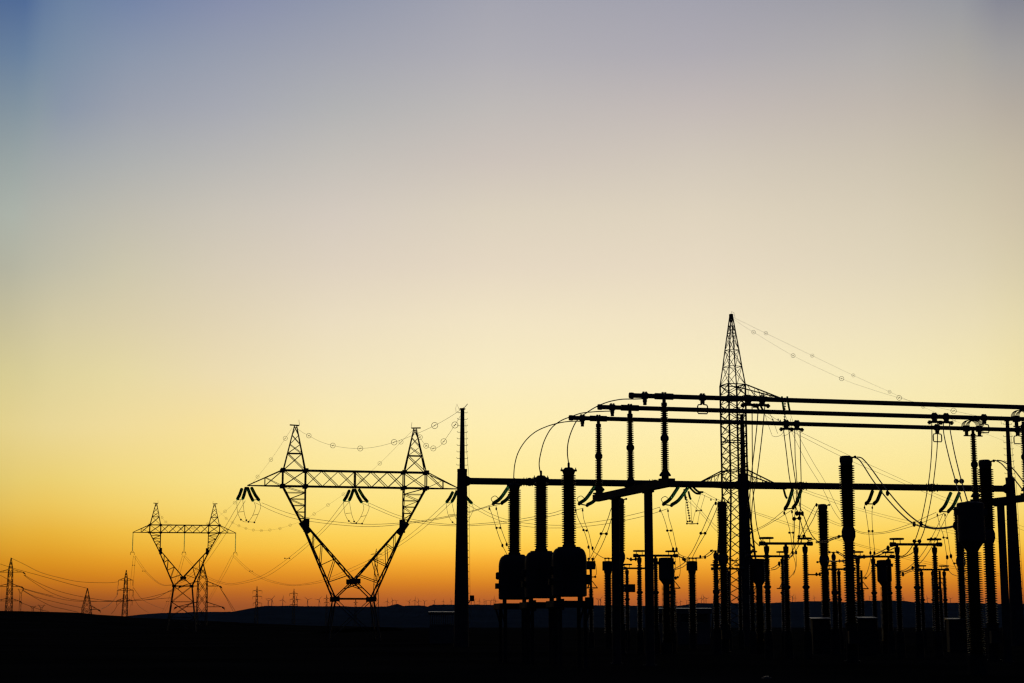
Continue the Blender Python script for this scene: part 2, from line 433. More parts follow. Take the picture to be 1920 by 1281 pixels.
# ------------------------------------------------------------------ gantry
GU, GV = axes(9.7)
g1 = Vector((X(866, 150, 1000), 150, 0)); g2 = along(g1 + UP * 8, GU, 1397); g3 = along(g1 + UP * 8, GU, 1901); g2.z = g3.z = 0
gant = thing('portal_gantry', 'long steel portal gantry of three tapered poles carrying a horizontal beam', 'gantry', g1)
zb = Z(902, 150); zt = Z(768, 150); zcol = Z(885, 150)
for gp in (g1, g2, g3):
    mb = MB().lathe(gp, [(.7, 0), (.66, 1.2), (.425, zcol - .05), (.425, zcol), (.44, zcol), (.44, zcol + .25), (.24, zcol + .25), (.17, zt), (.26, zt), (.26, zt + .1), (.1, zt + .1)], 12)
    p = mb.build('pole', M['steel'], gant)
    mp = MB()
    for i in range(9):
        z = zcol + .6 + i * .58; r = .24 - .07 * i / 9
        for sg in (-1, 1):
            a = gp + GU * (sg * r) + UP * z; b = a + GU * (sg * .22)
            mp.tube([a, b, b + GU * (sg * .05) + UP * .1], .022, 5)
    for i in range(18):
        z = 1.5 + i * .62; r = .66 - .235 * z / zcol
        a = gp + GU * (r - .02) + UP * z; mp.bar(a, a + GU * .12, .05)
    mp.tube([gp + UP * (zt + .1), gp + Vector((.2, 0, zt + .2)), gp + Vector((.45, 0, zt + .5))], .03, 5)
    mp.tube([gp + Vector((-.25, 0, zt - .1)), gp + Vector((-.5, 0, zt + .5)), gp + Vector((-.6, 0, zt + .1)), gp + Vector((-.55, 0, zt - .3))], .014, 5)
    mp.tube([gp + GU * .3 + UP * (zt - 1), gp + GU * .38 + UP * (zcol + 2), gp + GU * .6 + UP * (zcol - .4), gp + GU * .78 + UP * 2], .014, 5)
    mp.build('climbing_peg_rib', M['steel'], p)
def beam(a, b, flange):
    mb = MB(); a, b = a + UP * zb, b + UP * zb; d = (b - a).normalized()
    mb.tube([a + d * .42, a + d * .43, b - d * .43, b - d * .42], [.3, .3, .3, .3], 8)
    for e, s in ((a, 1), (b, -1)):
        mb.tube([e + d * (.38 * s), e + d * (.44 * s), e + d * (.75 * s)], [.5, .47, .3], 8)
    for f in flange:
        c = a.lerp(b, f); mb.tube([c - d * .16, c - d * .15, c + d * .15, c + d * .16], .36, 8)
        for j in range(-2, 3): mb.bar(c + d * (j * .26) - UP * .38, c + d * (j * .26) + UP * .38, .07)
    mb.build('beam', M['steel'], gant)
beam(g1, g2, (.235, .68)); beam(g2, g3, (.21, .7))
def GD(x, y=905): return along(g1 + UP * zb, GU, x).y
fl = thing('floodlight', 'small boxy floodlight on a bracket beside the free-standing gantry pole', 'floodlight', P(884, 1122, 149.6))
MB().box(P(885, 1122, 149.6), .34, .24, .5, 15).build('lamp_housing', M['dark'], fl)
MB().bar(P(878, 1131, 149.8), P(884, 1124, 149.6), .07).build('bracket', M['steel'], fl)

# string pairs on the gantry beam
GS = [('green string pair on the gantry beam, partly hidden by the tall bushing', [(956, 909, 925, 944), (966, 912, 941, 943)], (923, 946, 937, 944)),
      ('green string pair on the gantry beam just beside the smallest bus support end', [(1116, 911, 1086, 944), (1131, 917, 1101, 947)], (1079, 950, 1094, 952)),
      ('green string pair on the gantry beam, where the lower tower arm hangs behind', [(1272, 913, 1244, 945), (1290, 914, 1259, 947)], (1237, 951, 1252, 954)),
      ('green string pair on the gantry beam next to the middle gantry pole', [(1486, 918, 1472, 954), (1502, 919, 1487, 952)], (1470, 957, 1484, 956)),
      ('short green string pair on the gantry beam beside the tall breaker column', [(1636, 921, 1624, 944), (1652, 921, 1639, 944)], (1621, 946, 1635, 946)),
      ('green string pair on the gantry beam beside the big bucket-headed transformer', [(1783, 924, 1763, 958), (1799, 924, 1778, 959)], (1757, 961, 1771, 963))]
for label, st, yk in GS:
    D0 = GD(st[0][0]); k = 3.2
    string_set(label, [(a, b, c, d, D0 + .2, D0 + k) for a, b, c, d in st], D0, group='tension string pairs on the gantry beam', r=.165,
               wires=[([(st[0][2] - 1, st[0][3] - 2), (st[0][2] - 4, st[0][3] - 9), (st[0][2] + 3, st[0][3] - 14), (st[0][2] + 9, st[0][3] - 10)], D0 + k, D0 + k)] if st[0][0] < 1300 else (),
               bars=[(st[0][2], st[0][3] + 1, st[1][2], st[1][3] + 1, D0 + k + .1)])

# ------------------------------------------------------------------ tubular busbars and their supports
BD = (75.0, 79.0, 83.0)
S = [Vector((X(1245, 75, 745), 75, Z(743.5, 75))), Vector((X(1181, 79, 765), 79, Z(765, 79))), Vector((X(1122, 83, 786), 83, Z(785, 83)))]
BX = (1182, 1123, 1069)
bars = []
BLAB = ('thick horizontal busbar tube, topmost of the three parallel ones', 'thick horizontal busbar tube, middle one of the three in height',
        'thick horizontal busbar tube, lowest of the three and reaching farthest out')
def clamp_set(t, c, r, drop):
    mb = MB(); mb.tube([c - U * .13, c - U * .12, c + U * .12, c + U * .13], [r + .035] * 4, 12)
    mb.box(c + UP * (r + .04) - U * .06, .07, .12, .08, 12.5); mb.box(c + UP * (r + .04) + U * .06, .07, .12, .08, 12.5)
    if drop: mb.box(c - UP * (r + .09), .16, .14, .16, 12.5)
    return mb
STIR = [(1317,), (1845,), (1757, 1908)]
DROP = [((1403, 1429),), ((1752, 1774),), ((1474, 1494),)]
for i in range(3):
    a, b = along(S[i], U, BX[i]), along(S[i], U, 1990)
    t = thing('busbar', BLAB[i], 'busbar', a, 'tubular busbars'); r = .108
    MB().tube([a, b], r, 16).build('tube', M['alu'], t)
    MB().tube([a - U * .06, a - U * .05, a + U * .06, a + U * .14, a + U * .16], [.07, .13, .14, .13, r], 16).build('end_cap', M['alu'], t)
    x0 = BX[i] + (27, 25, 23)[i]
    c = along(S[i], U, x0); mb = clamp_set(t, c, r, True); mb.box(c - UP * .33, .13, .12, .16, 12.5); mb.build('terminal_clamp', M['alu'], t)
    c = S[i]; mb = clamp_set(t, c, r, False); mb.tube([c - U * .42, c + U * .42], r + .035, 14); mb.build('support_clamp', M['alu'], t)
    for x in STIR[i]:
        c = along(S[i], U, x); mb = clamp_set(t, c, r, True)
        q = [c + U * sx + UP * z for sx, z in ((-.02, -.3), (-.2, -.33), (-.23, -.4), (-.23, -.66), (-.2, -.72), (.2, -.72), (.23, -.66), (.23, -.4), (.2, -.33), (.02, -.3))]
        mb.tube(q, .03, 6); mb.build('earthing_stirrup', M['alu'], t)
    for pair in DROP[i]:
        for x in pair:
            c = along(S[i], U, x); mb = clamp_set(t, c, r, True); e = c - UP * .24
            mb.bar(e, e - U * .22 - UP * .03, .11); mb.bar(e, e + U * .22 - UP * .03, .11); mb.box(e + UP * .03, .2, .16, .2, 12.5)
            for sg in (-1, 1):
                k = e + U * (.27 * sg) - UP * .05
                mb.box(k, .17, .12, .08, 12.5); mb.box(k, .08, .12, .19, 12.5)
            mb.build('tee_clamp', M['alu'], t)
    bars.append(t)
# expansion loops where the second supports carry two of the bars
S2 = [None, along(S[1], U, 1918), along(S[2], U, 1824)]
for i in (1, 2):
    mb = MB(); c = S2[i]
    for off in (-.17, -.06, .05, .16):
        for dx in (-.3, .3):
            q = [c + V * off + U * (dx * .4 + .42 * math.cos(a)) + UP * (.12 + .33 * math.sin(a)) for a in [math.pi * j / 10 for j in range(11)]]
            mb.tube(q, .018, 5)
    for sg in (-1, 1):
        mb.box(c + U * (.36 * sg), .26, .26, .3, 12.5); mb.box(c + U * (.36 * sg) - UP * .24, .13, .14, .24, 12.5); mb.bar(c + UP * -.37 + U * (.52 * sg), c + UP * -.37, .06)
    mb.build('expansion_loop', M['alu'], bars[i])

def post_ins(z_bar, z_base):               # a two-piece post insulator, base at the origin
    t = thing('post_insulator', '', 'insulator', (0, 0, 0)); h = z_bar - z_base
    o = Vector((0, 0, 0))
    MB().lathe(o, [(.3, 0), (.3, .05), (.16, .06), (.16, .16), (.25, .17), (.26, .22), (.15, .38), (.13, .41)], 16).build('base_flange', M['steel'], t)
    mid = h * .50
    MB().lathe(o, sheds(.4, mid - .16, .108, .19, .088, .1, .178), 18).build('lower_insulator', M['porc'], t)
    MB().lathe(o, [(.11, mid - .17), (.13, mid - .15), (.185, mid - .06), (.185, mid + .06), (.13, mid + .15), (.11, mid + .17)], 12).build('mid_flange', M['steel'], t)
    MB().lathe(o, sheds(mid + .16, h - .42, .095, .172, .088, .086, .158), 18).build('upper_insulator', M['porc'], t)
    MB().lathe(o, [(.09, h - .43), (.13, h - .4), (.13, h - .26), (.08, h - .24), (.08, h - .1)], 12).build('cap_fitting', M['steel'], t)
    return t
cb_z = Z(900, 75)
zi = [s.z - .02 for s in S]
pz = sum(zi) / 3
pp = post_ins(pz, cb_z)
place(pp, [(Vector((S[0].x, S[0].y, cb_z)), 'brown post insulator carrying the topmost busbar at its free end'),
           (Vector((S[1].x, S[1].y, cb_z)), 'brown post insulator carrying the middle busbar at its free end'),
           (Vector((S[2].x, S[2].y, cb_z)), 'brown post insulator carrying the lowest busbar at its free end'),
           (Vector((S2[2].x, S2[2].y, cb_z)), 'brown post insulator under looped busbar joint, carrying the lowest busbar'),
           (Vector((S2[1].x, S2[1].y, cb_z)), 'brown post insulator cut by the picture edge, carrying the middle busbar')],
      'post insulators under the busbars')
def at_col(A, B, xpx):                     # the point between A and B (or beyond) seen at column xpx
    lo, hi = -1.0, 3.0
    for _ in range(50):
        m = (lo + hi) / 2
        if (px_of(A.lerp(B, m)) < xpx) == (px_of(B) > px_of(A)): lo = m
        else: hi = m
    return A.lerp(B, lo)
def bus_support(near, farp, posts, label):
    near, farp = near.copy(), farp.copy(); near.z = farp.z = cb_z - .17
    t = thing('bus_support', label, 'steel support', Vector((posts[0].x, posts[0].y, 0)), 'steel supports under the busbars')
    MB().bar(near, farp, .34, .33).build('crossbeam', M['steel'], t)
    for p in posts:
        b = Vector((p.x, p.y, 0)); z = cb_z - .34
        mb = MB().lathe(b, [(.3, 0), (.3, .05), (.205, .05), (.19, z - .3), (.19, z)], 12)
        mb.bar(b + V * -.45 + UP * (z - .04), b + V * .45 + UP * (z - .04), .3, .08)
        mb.build('post', M['steel'], t)
    return t
bus_support(S[0] - V * .9, S[2] + V * .6, [at_col(S[0], S[2], 1213), at_col(S[0], S[2], 1152)], 'steel T-shaped support with sloping crossbeam under the free busbar ends')
r2 = S2[2] + (S2[1] - S2[2]).normalized() * -0.7
bus_support(S2[1] + (S2[1] - S2[2]) * 1.2, r2, [at_col(S2[2], S2[1], 1869), S2[2].lerp(S2[1], 1.75)], 'steel support with crossbeam under the looped busbar joints beside the last gantry pole')

# ------------------------------------------------------------------ three oil filled units with tall bushings
def oil_unit():
    t = thing('oil_tank_unit', '', 'transformer', (0, 0, 0)); o = Vector((0, 0, 0)); D = 75
    z = lambda y: Z(y, D)
    w = D / F
    R = 32.5 * w
    MB().lathe(o, [(R * .9, z(1119)), (R, z(1117)), (R, z(1092)), (R * 1.02, z(1091)), (R * 1.02, z(1089)), (R, z(1088)), (R, z(1050))] + [(R * (.66 + .34 * math.cos(a)), z(1050) + math.sin(a) * (z(1028) - z(1050))) for a in (.2, .4, .6, .8, 1.0, 1.2, 1.4, 1.57)] + [(R * .66, z(1026)), (R * .45, z(1025.5))], 28).build('tank', M['paint'], t)
    MB().lathe(o, [(12.5 * w, z(1026)), (12.5 * w, z(1022)), (10.5 * w, z(1021)), (10.5 * w, z(1018))], 20).build('flange', M['steel'], t)
    MB().lathe(o, sheds(z(1019), z(890), 9.8 * w, 13.6 * w, 4.35 * w), 22).build('bushing', M['porc'], t)
    mb = MB().lathe(o, [(10.5 * w, z(890)), (10.8 * w, z(888)), (12.5 * w, z(884)), (12.5 * w, z(881.5)), (10 * w, z(880)), (7 * w, z(877)), (2 * w, z(877))], 18)
    for k in range(4):
        a = math.pi / 2 * k + .1; c = Vector((13.2 * w * math.cos(a), 13.2 * w * math.sin(a), z(882)))
        mb.lathe(c, [(2.2 * w, -2 * w), (2.6 * w, 0), (2.2 * w, 1.6 * w), (.9 * w, 2 * w), (.9 * w, 5 * w)], 8)
    mb.build('bushing_cap', M['steel'], t)
    MB().lathe(o, [(2.2 * w, z(879)), (2.2 * w, z(869)), (1.2 * w, z(867))], 10).build('terminal_stud', M['alu'], t)
    mb = MB()
    for sx in (-1, 1):
        for sy in (-1, 1): mb.box(Vector((sx * R * .62, sy * R * .62, (z(1119) + z(1126)) / 2)), .16, .16, z(1117) - z(1127), 12.5)
    mb.build('mounting_foot_frame', M['dark'], t)
    mb = MB(); zf = z(1133); h = R * 1.08
    for s in (-1, 1):
        mb.box(Vector(U * 0 + V * (s * h * .8)) + UP * zf, 2.1 * h, .18, 12 * w, 12.5)
        mb.box(Vector(U * (s * h * .95)) + UP * zf, .18, 2.0 * h - .56, 11.4 * w, 12.5)
    mb.build('base_frame', M['dark'], t)
    for sx in (-1, 1):
        for sy in (-1, 1):
            c = U * (sx * h * .68) + V * (sy * h * .68); mb = MB()
            mb.bar(c, c + UP * (zf - .13), .16); mb.bar(c + UP * (zf - .9), U * (sx * h * .95) + V * (sy * h * .68) + UP * (zf - .14), .08)
            mb.build('leg', M['dark'], t)
    mb = MB().box(Vector((-R - .06, -.1, z(1091))), .16, .3, .26, 12.5); mb.lathe(Vector((-R - .03, -.15, z(1070))), [(.04, -.18), (.11, -.14), (.11, .14), (.04, .18)], 8)
    mb.build('junction_box', M['dark'], t)
    mb = MB().box(Vector((R + .05, -.1, z(1087))), .16, .3, .42, 12.5); mb.box(Vector((R + .1, .0, z(1131))), .3, .35, .5, 12.5)
    mb.build('drive_box', M['dark'], t)
    mb = MB()
    for k in range(9): mb.bar(Vector((R * math.cos(-1.9 + k * .08), R * math.sin(-1.9 + k * .08) - .02, z(1112))), Vector((R * math.cos(-1.9 + k * .08), R * math.sin(-1.9 + k * .08) - .02, z(1060))), .05)
    mb.build('cooling_rib', M['paint'], t)
    return t
OD = ((1067.5, 75), (1015, 79), (964.5, 83))
place(oil_unit(), [(Vector((X(x, d, 1100), d, 0)), l) for (x, d), l in zip(OD, (
    'tallest looking oil tank unit with bushing cap clear above the gantry beam',
    'middle oil tank unit of three, its bushing cap just topping the gantry beam',
    'oil tank unit with bushing cap hidden by the gantry beam, closest to the gantry pole'))], 'oil filled tank units with tall bushings')
# curved leads from the bushings up to the busbars
leads = [('curved lead rising from the tallest oil unit bushing to the topmost busbar', [(1066, 868), (1064, 850), (1065, 832), (1070, 813), (1079, 793), (1088, 783), (1100, 774), (1118, 763), (1140, 754), (1165, 749), (1190, 748.5), (1207, 748)], 75, along(S[0], U, 1208).y),
         ('curved lead rising from the middle oil unit bushing to the middle busbar', [(1013, 886), (1011, 870), (1014, 850), (1021, 826), (1034, 803), (1052, 789), (1072, 781), (1090, 775), (1112, 772.5), (1130, 771.5), (1147, 771)], 79, along(S[1], U, 1147).y),
         ('curved lead rising from the bushing behind the gantry beam to the lowest busbar', [(963, 902), (965, 873), (972, 848), (986, 826), (1004, 810), (1025, 800), (1045, 794), (1062, 791), (1078, 790), (1091, 790.5)], 83, along(S[2], U, 1091).y)]
for label, pts, d0, d1 in leads: line('bushing_lead', label, 'cable', [(pts, d0, d1)], .022, group='curved leads from bushings to busbars')

# ------------------------------------------------------------------ column equipment
def breaker():                             # a live tank breaker with a vertical interrupter
    t = thing('circuit_breaker', '', 'circuit breaker', (0, 0, 0)); o = Vector((0, 0, 0)); D = 84; z = lambda y: Z(y, D); w = D / F
    mb = MB().lathe(o, [(11 * w, z(872)), (11.6 * w, z(868)), (12.5 * w, z(866)), (12.5 * w, z(858)), (10 * w, z(857)), (8 * w, z(855)), (3 * w, z(854.5))], 16)
    mb.box(Vector((-6 * w, 0, z(857))), 9 * w, 9 * w, 3 * w); mb.build('top_cap', M['alu'], t)
    mb = MB().bar(Vector((8 * w, 0, z(859))), Vector((16 * w, 0, z(857))), 3 * w); mb.sphere(Vector((17 * w, 0, z(857))), 2.8 * w, 8); mb.build('terminal', M['alu'], t)
    MB().lathe(o, sheds(z(987), z(872), 9.6 * w, 13.2 * w, 4.2 * w, 11.2 * w, 15 * w), 22).build('interrupter', M['porc'], t)
    mb = MB().lathe(o, [(9.5 * w, z(1016)), (11.5 * w, z(1010)), (13 * w, z(1006)), (13 * w, z(996)), (11 * w, z(990)), (9.6 * w, z(987))], 12)
    mb.bar(Vector((-12 * w, 0, z(1005))), Vector((-17 * w, 0, z(1006))), 3 * w); mb.sphere(Vector((-18 * w, 0, z(1006))), 3 * w, 8)
    mb.build('mid_terminal', M['alu'], t)
    MB().lathe(o, sheds(z(1170), z(1016), 8 * w, 11.6 * w, 4.6 * w), 20).build('support_insulator', M['porc'], t)
    mb = MB().lathe(o, [(.4, 0), (.4, .1), (.3, .12), (.3, z(1172)), (.34, z(1172)), (.34, z(1169)), (.2, z(1169))], 12); mb.build('pedestal', M['dark'], t)
    mb = MB().box(Vector((0, -.45, z(1195))), .5, .4, .6); mb.build('drive_box', M['paint'], t)
    return t
place(breaker(), [(Vector((X(x, d, yy), d, 0)), l) for x, d, yy, l in (
    (1591, 84, 1000, 'tall breaker column with cap level above the gantry beam, two leads curving off its top'),
    (1853, 86, 1000, 'tall breaker column beside the last gantry pole, rising over the bucket-headed transformer'),
    (1162, 112, 1000, 'shorter breaker column close behind the post of the free-end bus support'),
    (1355, 115, 1000, 'shorter breaker column in front of the tall lattice tower'),
    (1544, 117.5, 1000, 'shorter breaker column standing alone beside the tallest breaker'),
    (1801, 120, 1040, 'shorter breaker column half hidden by the big bucket-headed transformer'))], 'live tank circuit breaker columns')

def bucket_ct():
    t = thing('current_transformer', '', 'transformer', (0, 0, 0)); o = Vector((0, 0, 0)); D = 62; z = lambda y: Z(y, D); w = D / F
    MB().lathe(o, [(10.5 * w, z(1035)), (13 * w, z(1030)), (19 * w, z(1021)), (24 * w, z(1016)), (25 * w, z(1012)), (25 * w, z(946)), (24 * w, z(943.5)), (18 * w, z(942)), (4 * w, z(941.5))], 24).build('bucket_head', M['paint'], t)
    mb = MB()
    for sg in (-1, 1):
        mb.box(Vector((sg * 27.5 * w, 0, z(960))), 6 * w, 8 * w, 11 * w); mb.bar(Vector((sg * 25 * w, 0, z(958))), Vector((sg * 33 * w, 0, z(955))), 2.4 * w)
    mb.build('primary_terminal', M['alu'], t)
    MB().lathe(o, sheds(z(1226), z(1035), 10.6 * w, 16.5 * w, 4.1 * w), 24).build('insulator', M['porc'], t)
    MB().lathe(o, [(.36, 0), (.36, z(1228)), (.24, z(1228)), (.24, z(1225))], 12).build('pedestal', M['dark'], t)
    return t
place(bucket_ct(), [(Vector((X(x, d, 1100), d, 0)), l) for x, d, l in (
    (1826, 62, 'big bucket-headed current transformer near the last gantry pole'),
    (1249.5, 112, 'bucket-headed transformer between the bus support post and the box-headed column'),
    (1423.5, 114, 'bucket-headed transformer half hidden by the middle gantry pole'),
    (1659, 116, 'bucket-headed transformer between two long-stepped disconnector columns'))], 'bucket-headed current transformers')

def box_vt():
    t = thing('voltage_transformer', '', 'transformer', (0, 0, 0)); o = Vector((0, 0, 0)); D = 138; z = lambda y: Z(y, D); w = D / F
    mb = MB().lathe(o, [(10.2 * w, z(1070)), (10.2 * w, z(1054)), (9.5 * w, z(1052.5)), (3 * w, z(1052))], 14); mb.build('head', M['paint'], t)
    mb = MB()
    for dx in (-5, 2, 8): mb.lathe(Vector((dx * w, 0, z(1052))), [(.8 * w, 0), (.8 * w, 3 * w), (1.6 * w, 3.4 * w), (1.6 * w, 5.4 * w), (.6 * w, 6.5 * w)], 8)
    mb.bar(Vector((-6 * w, 0, z(1047.5))), Vector((9 * w, 0, z(1047.5))), 1.4 * w); mb.build('terminal_rib', M['alu'], t)
    MB().lathe(o, [(5.5 * w, z(1078)), (7 * w, z(1074)), (7.4 * w, z(1070))], 14).build('neck', M['paint'], t)
    MB().lathe(o, sheds(z(1188), z(1077), 5.4 * w, 7.8 * w, 3.1 * w), 16).build('insulator', M['porc'], t)
    MB().lathe(o, [(.3, 0), (.3, z(1188)), (.24, z(1186))], 12).build('pedestal', M['dark'], t)
    return t
place(box_vt(), [(Vector((X(1298, 138, 1100), 138, 0)), 'box-headed voltage transformer standing alone between two breaker columns'),
                 (Vector((X(1140, 138, 1100), 138, 0)), 'box-headed voltage transformer half hidden by a breaker column')], 'box-headed voltage transformers')

def disconnector(sp, D, yb, k=1.0):        # three insulator columns carrying a switch blade
    t = thing('disconnector', '', 'disconnector', (0, 0, 0)); u = U; w = D / F * k; zt = Z(yb, D)
    for i in (-1, 0, 1):
        c = u * (i * sp)
        mb = MB().lathe(c, [(.27, 0), (.24, 2.2 * .6), (.19, 2.4 * .6)], 10); mb.build('pedestal', M['dark'], t)
        m = zt - 2.35
        MB().lathe(c, sheds(1.44, m - .14, .12, .19, .115), 14).build('lower_insulator', M['porc'], t)
        MB().lathe(c, [(.11, m - .15), (.14, m - .1), (.21, m), (.21, m + .05), (.13, m + .12), (.11, m + .15)], 12).build('mid_flange', M['steel'], t)
        MB().lathe(c, sheds(m + .14, zt - .55, .105, .175, .115), 14).build('upper_insulator', M['porc'], t)
        MB().lathe(c, [(.1, zt - .56), (.15, zt - .34), (.155, zt - .12), (.08, zt - .1), (.08, zt)], 12).build('cap_fitting', M['steel'], t)
    a, b = u * (-sp * 1.25) + UP * (zt + .04), u * (sp * 1.3) + UP * (zt + .06)
    mb = MB().tube([a, b], .075, 10); mb.tube([a - u * .12, a + u * .2], .12, 8); mb.tube([b - u * .2, b + u * .1], .12, 8); mb.build('switch_blade', M['alu'], t)
    for s in (-1, 1):
        c = u * (s * sp) + UP * (zt + .34); mb = MB()
        mb.tube([c + u * (.36 * math.cos(x)) + V * (.36 * math.sin(x)) for x in [2 * math.pi * j / 20 for j in range(21)]], .055, 6)
        mb.bar(c + u * .2 * s - UP * .3, c + u * .2 * s, .04); mb.bar(c - u * .2 * s - UP * .3, c - u * .2 * s, .04)
        mb.build('grading_ring', M['alu'], t)
    return t
def dspot(x, D): return Vector((X(x, D, 1050), D, 0))
place(disconnector(1.13, 95, 1021), [
    (dspot(1474, 95), 'disconnector with raised blade line, beside the middle gantry pole'),
    (dspot(1718, 96), 'disconnector with raised blade line, in the clear gap before the big bucket head')], 'larger three-column disconnectors')
place(disconnector(1.10, 113, 1044), [
    (dspot(1637, 114), 'disconnector behind the tallest breaker, with three stepped columns and a bucket head beside'),
    (dspot(1229, 112.5), 'disconnector crossing behind the T-shaped bus support post'),
    (dspot(1438, 113.5), 'disconnector just below the raised one, half hidden by the middle gantry pole')], 'middle row three-column disconnectors')
place(disconnector(.98, 134, 1067), [
    (dspot(1198, 134), 'small low disconnector between the two posts of the free-end bus support'),
    (dspot(1748, 137), 'small low disconnector beyond the clear gap, ahead of the far ridge turbines'),
    (dspot(1364, 135), 'small low disconnector seen through the bottom of the tall lattice tower'),
    (dspot(1572, 136), 'small low disconnector behind the foot of the tallest breaker')], 'small far three-column disconnectors')
dbx = thing('drive_box_post', 'tilted grey drive box on a short post between two thin columns', 'drive box', Vector((X(1180, 131, 1100), 131, 0)))
c = P(1177, 1103, 131)
MB().box(c, 1.05, .5, .6, 12).build('drive_box', M['paint'], dbx)
MB().bar(Vector((c.x, c.y, 0)), c, .14).build('post', M['dark'], dbx)

def arrester():                            # thin column with a flat grading ring and a terminal box
    t = thing('surge_arrester', '', 'surge arrester', (0, 0, 0)); D = 145; z = lambda y: Z(y, D); w = D / F; o = Vector((0, 0, 0))
    MB().lathe(o, sheds(z(1186), z(1105), 3 * w, 4.6 * w, 2.8 * w), 14).build('insulator', M['porc'], t)
    mb = MB().lathe(o, [(2.2 * w, z(1105)), (2.2 * w, z(1068))], 10); mb.build('upper_column', M['porc'], t)
    mb = MB().tube([Vector((12 * w * math.cos(a), 12 * w * math.sin(a), z(1103))) for a in [2 * math.pi * j / 20 for j in range(21)]], .045, 6)
    for a in (0, 2.1, 4.2): mb.bar(Vector((2 * w * math.cos(a), 2 * w * math.sin(a), z(1090))), Vector((12 * w * math.cos(a), 12 * w * math.sin(a), z(1103))), .06)
    mb.build('grading_ring', M['alu'], t)
    mb = MB().bar(Vector((-6 * w, 0, z(1083))), Vector((7 * w, 0, z(1082.5))), .09); mb.sphere(Vector((8 * w, 0, z(1082.5))), .1, 6); mb.build('terminal', M['alu'], t)
    MB().lathe(o, [(.3, 0), (.24, z(1186))], 10).build('pedestal', M['dark'], t)
    return t
place(arrester(), [(Vector((X(x, d, 1100), d, 0)), l) for x, d, l in (
    (1108, 144, 'thin surge arrester with a flat ring, beside the tallest oil tank unit'),
    (1263, 145, 'thin surge arrester with its ring showing beside a bucket-headed transformer'),
    (1469, 146, 'thin surge arrester behind a disconnector, its ring on the side of the middle gantry pole'),
    (1616, 147, 'thin surge arrester with its ring showing between two disconnector columns'),
    (1763, 148, 'thin surge arrester behind the disconnector before the big bucket head'))], 'thin surge arresters')
tb_ = thing('terminal_box', 'square terminal box on a wire crossing beside the tallest oil tank unit', 'terminal box', P(1107, 1060, 143))
MB().box(P(1107.5, 1060, 143), .72, .5, .68, 8).build('box_body', M['paint'], tb_)
mb = MB()
for dx in (1104, 1111): mb.lathe(P(dx, 1052, 143), [(.06, 0), (.06, .1), (.12, .12), (.12, .2), (.04, .28)], 8)
mb.build('terminal_rib', M['alu'], tb_)
MB().bar(P(1100, 1061, 143) - Vector((.45, 0, 0)), P(1100, 1061, 143) + Vector((.1, 0, 0)), .3).build('bracket', M['dark'], tb_)

def knob_post():                           # slim post with a round connector head
    t = thing('measuring_post', '', 'insulator post', (0, 0, 0)); D = 108; z = lambda y: Z(y, D); w = D / F; o = Vector((0, 0, 0))
    mb = MB().lathe(o, [(2.4 * w, z(1050)), (4.2 * w, z(1045)), (4.4 * w, z(1040)), (2.4 * w, z(1036)), (2.4 * w, z(1033)), (1 * w, z(1032))], 12)
    mb.bar(Vector((-8 * w, 0, z(1033))), Vector((8 * w, 0, z(1033))), 1.6 * w)
    for s in (-1, 1): mb.tube([Vector((s * 6 * w, 0, z(1033))), Vector((s * 10 * w, 0, z(1033)))], [2.3 * w, 1.8 * w], 8)
    mb.build('connector_head', M['alu'], t)
    MB().lathe(o, sheds(z(1105), z(1050), 4 * w, 6.2 * w, 3.2 * w), 14).build('upper_insulator', M['porc'], t)
    MB().lathe(o, [(4 * w, z(1116)), (6.4 * w, z(1112)), (6.4 * w, z(1107)), (4 * w, z(1105))], 12).build('mid_flange', M['steel'], t)
    MB().lathe(o, sheds(z(1180), z(1116), 4.4 * w, 6.6 * w, 3.2 * w), 14).build('lower_insulator', M['porc'], t)
    MB().lathe(o, [(.3, 0), (.24, z(1180))], 10).build('pedestal', M['dark'], t)
    return t
place(knob_post(), [(Vector((X(1342, 108, 1060), 108, 0)), 'slim insulator post with a twin-knob head beside the lattice tower breaker'),
                    (Vector((X(1563.5, 110, 1060), 110, 0)), 'slim insulator post with a twin-knob head beside the tallest breaker')], 'slim twin-knob insulator posts')

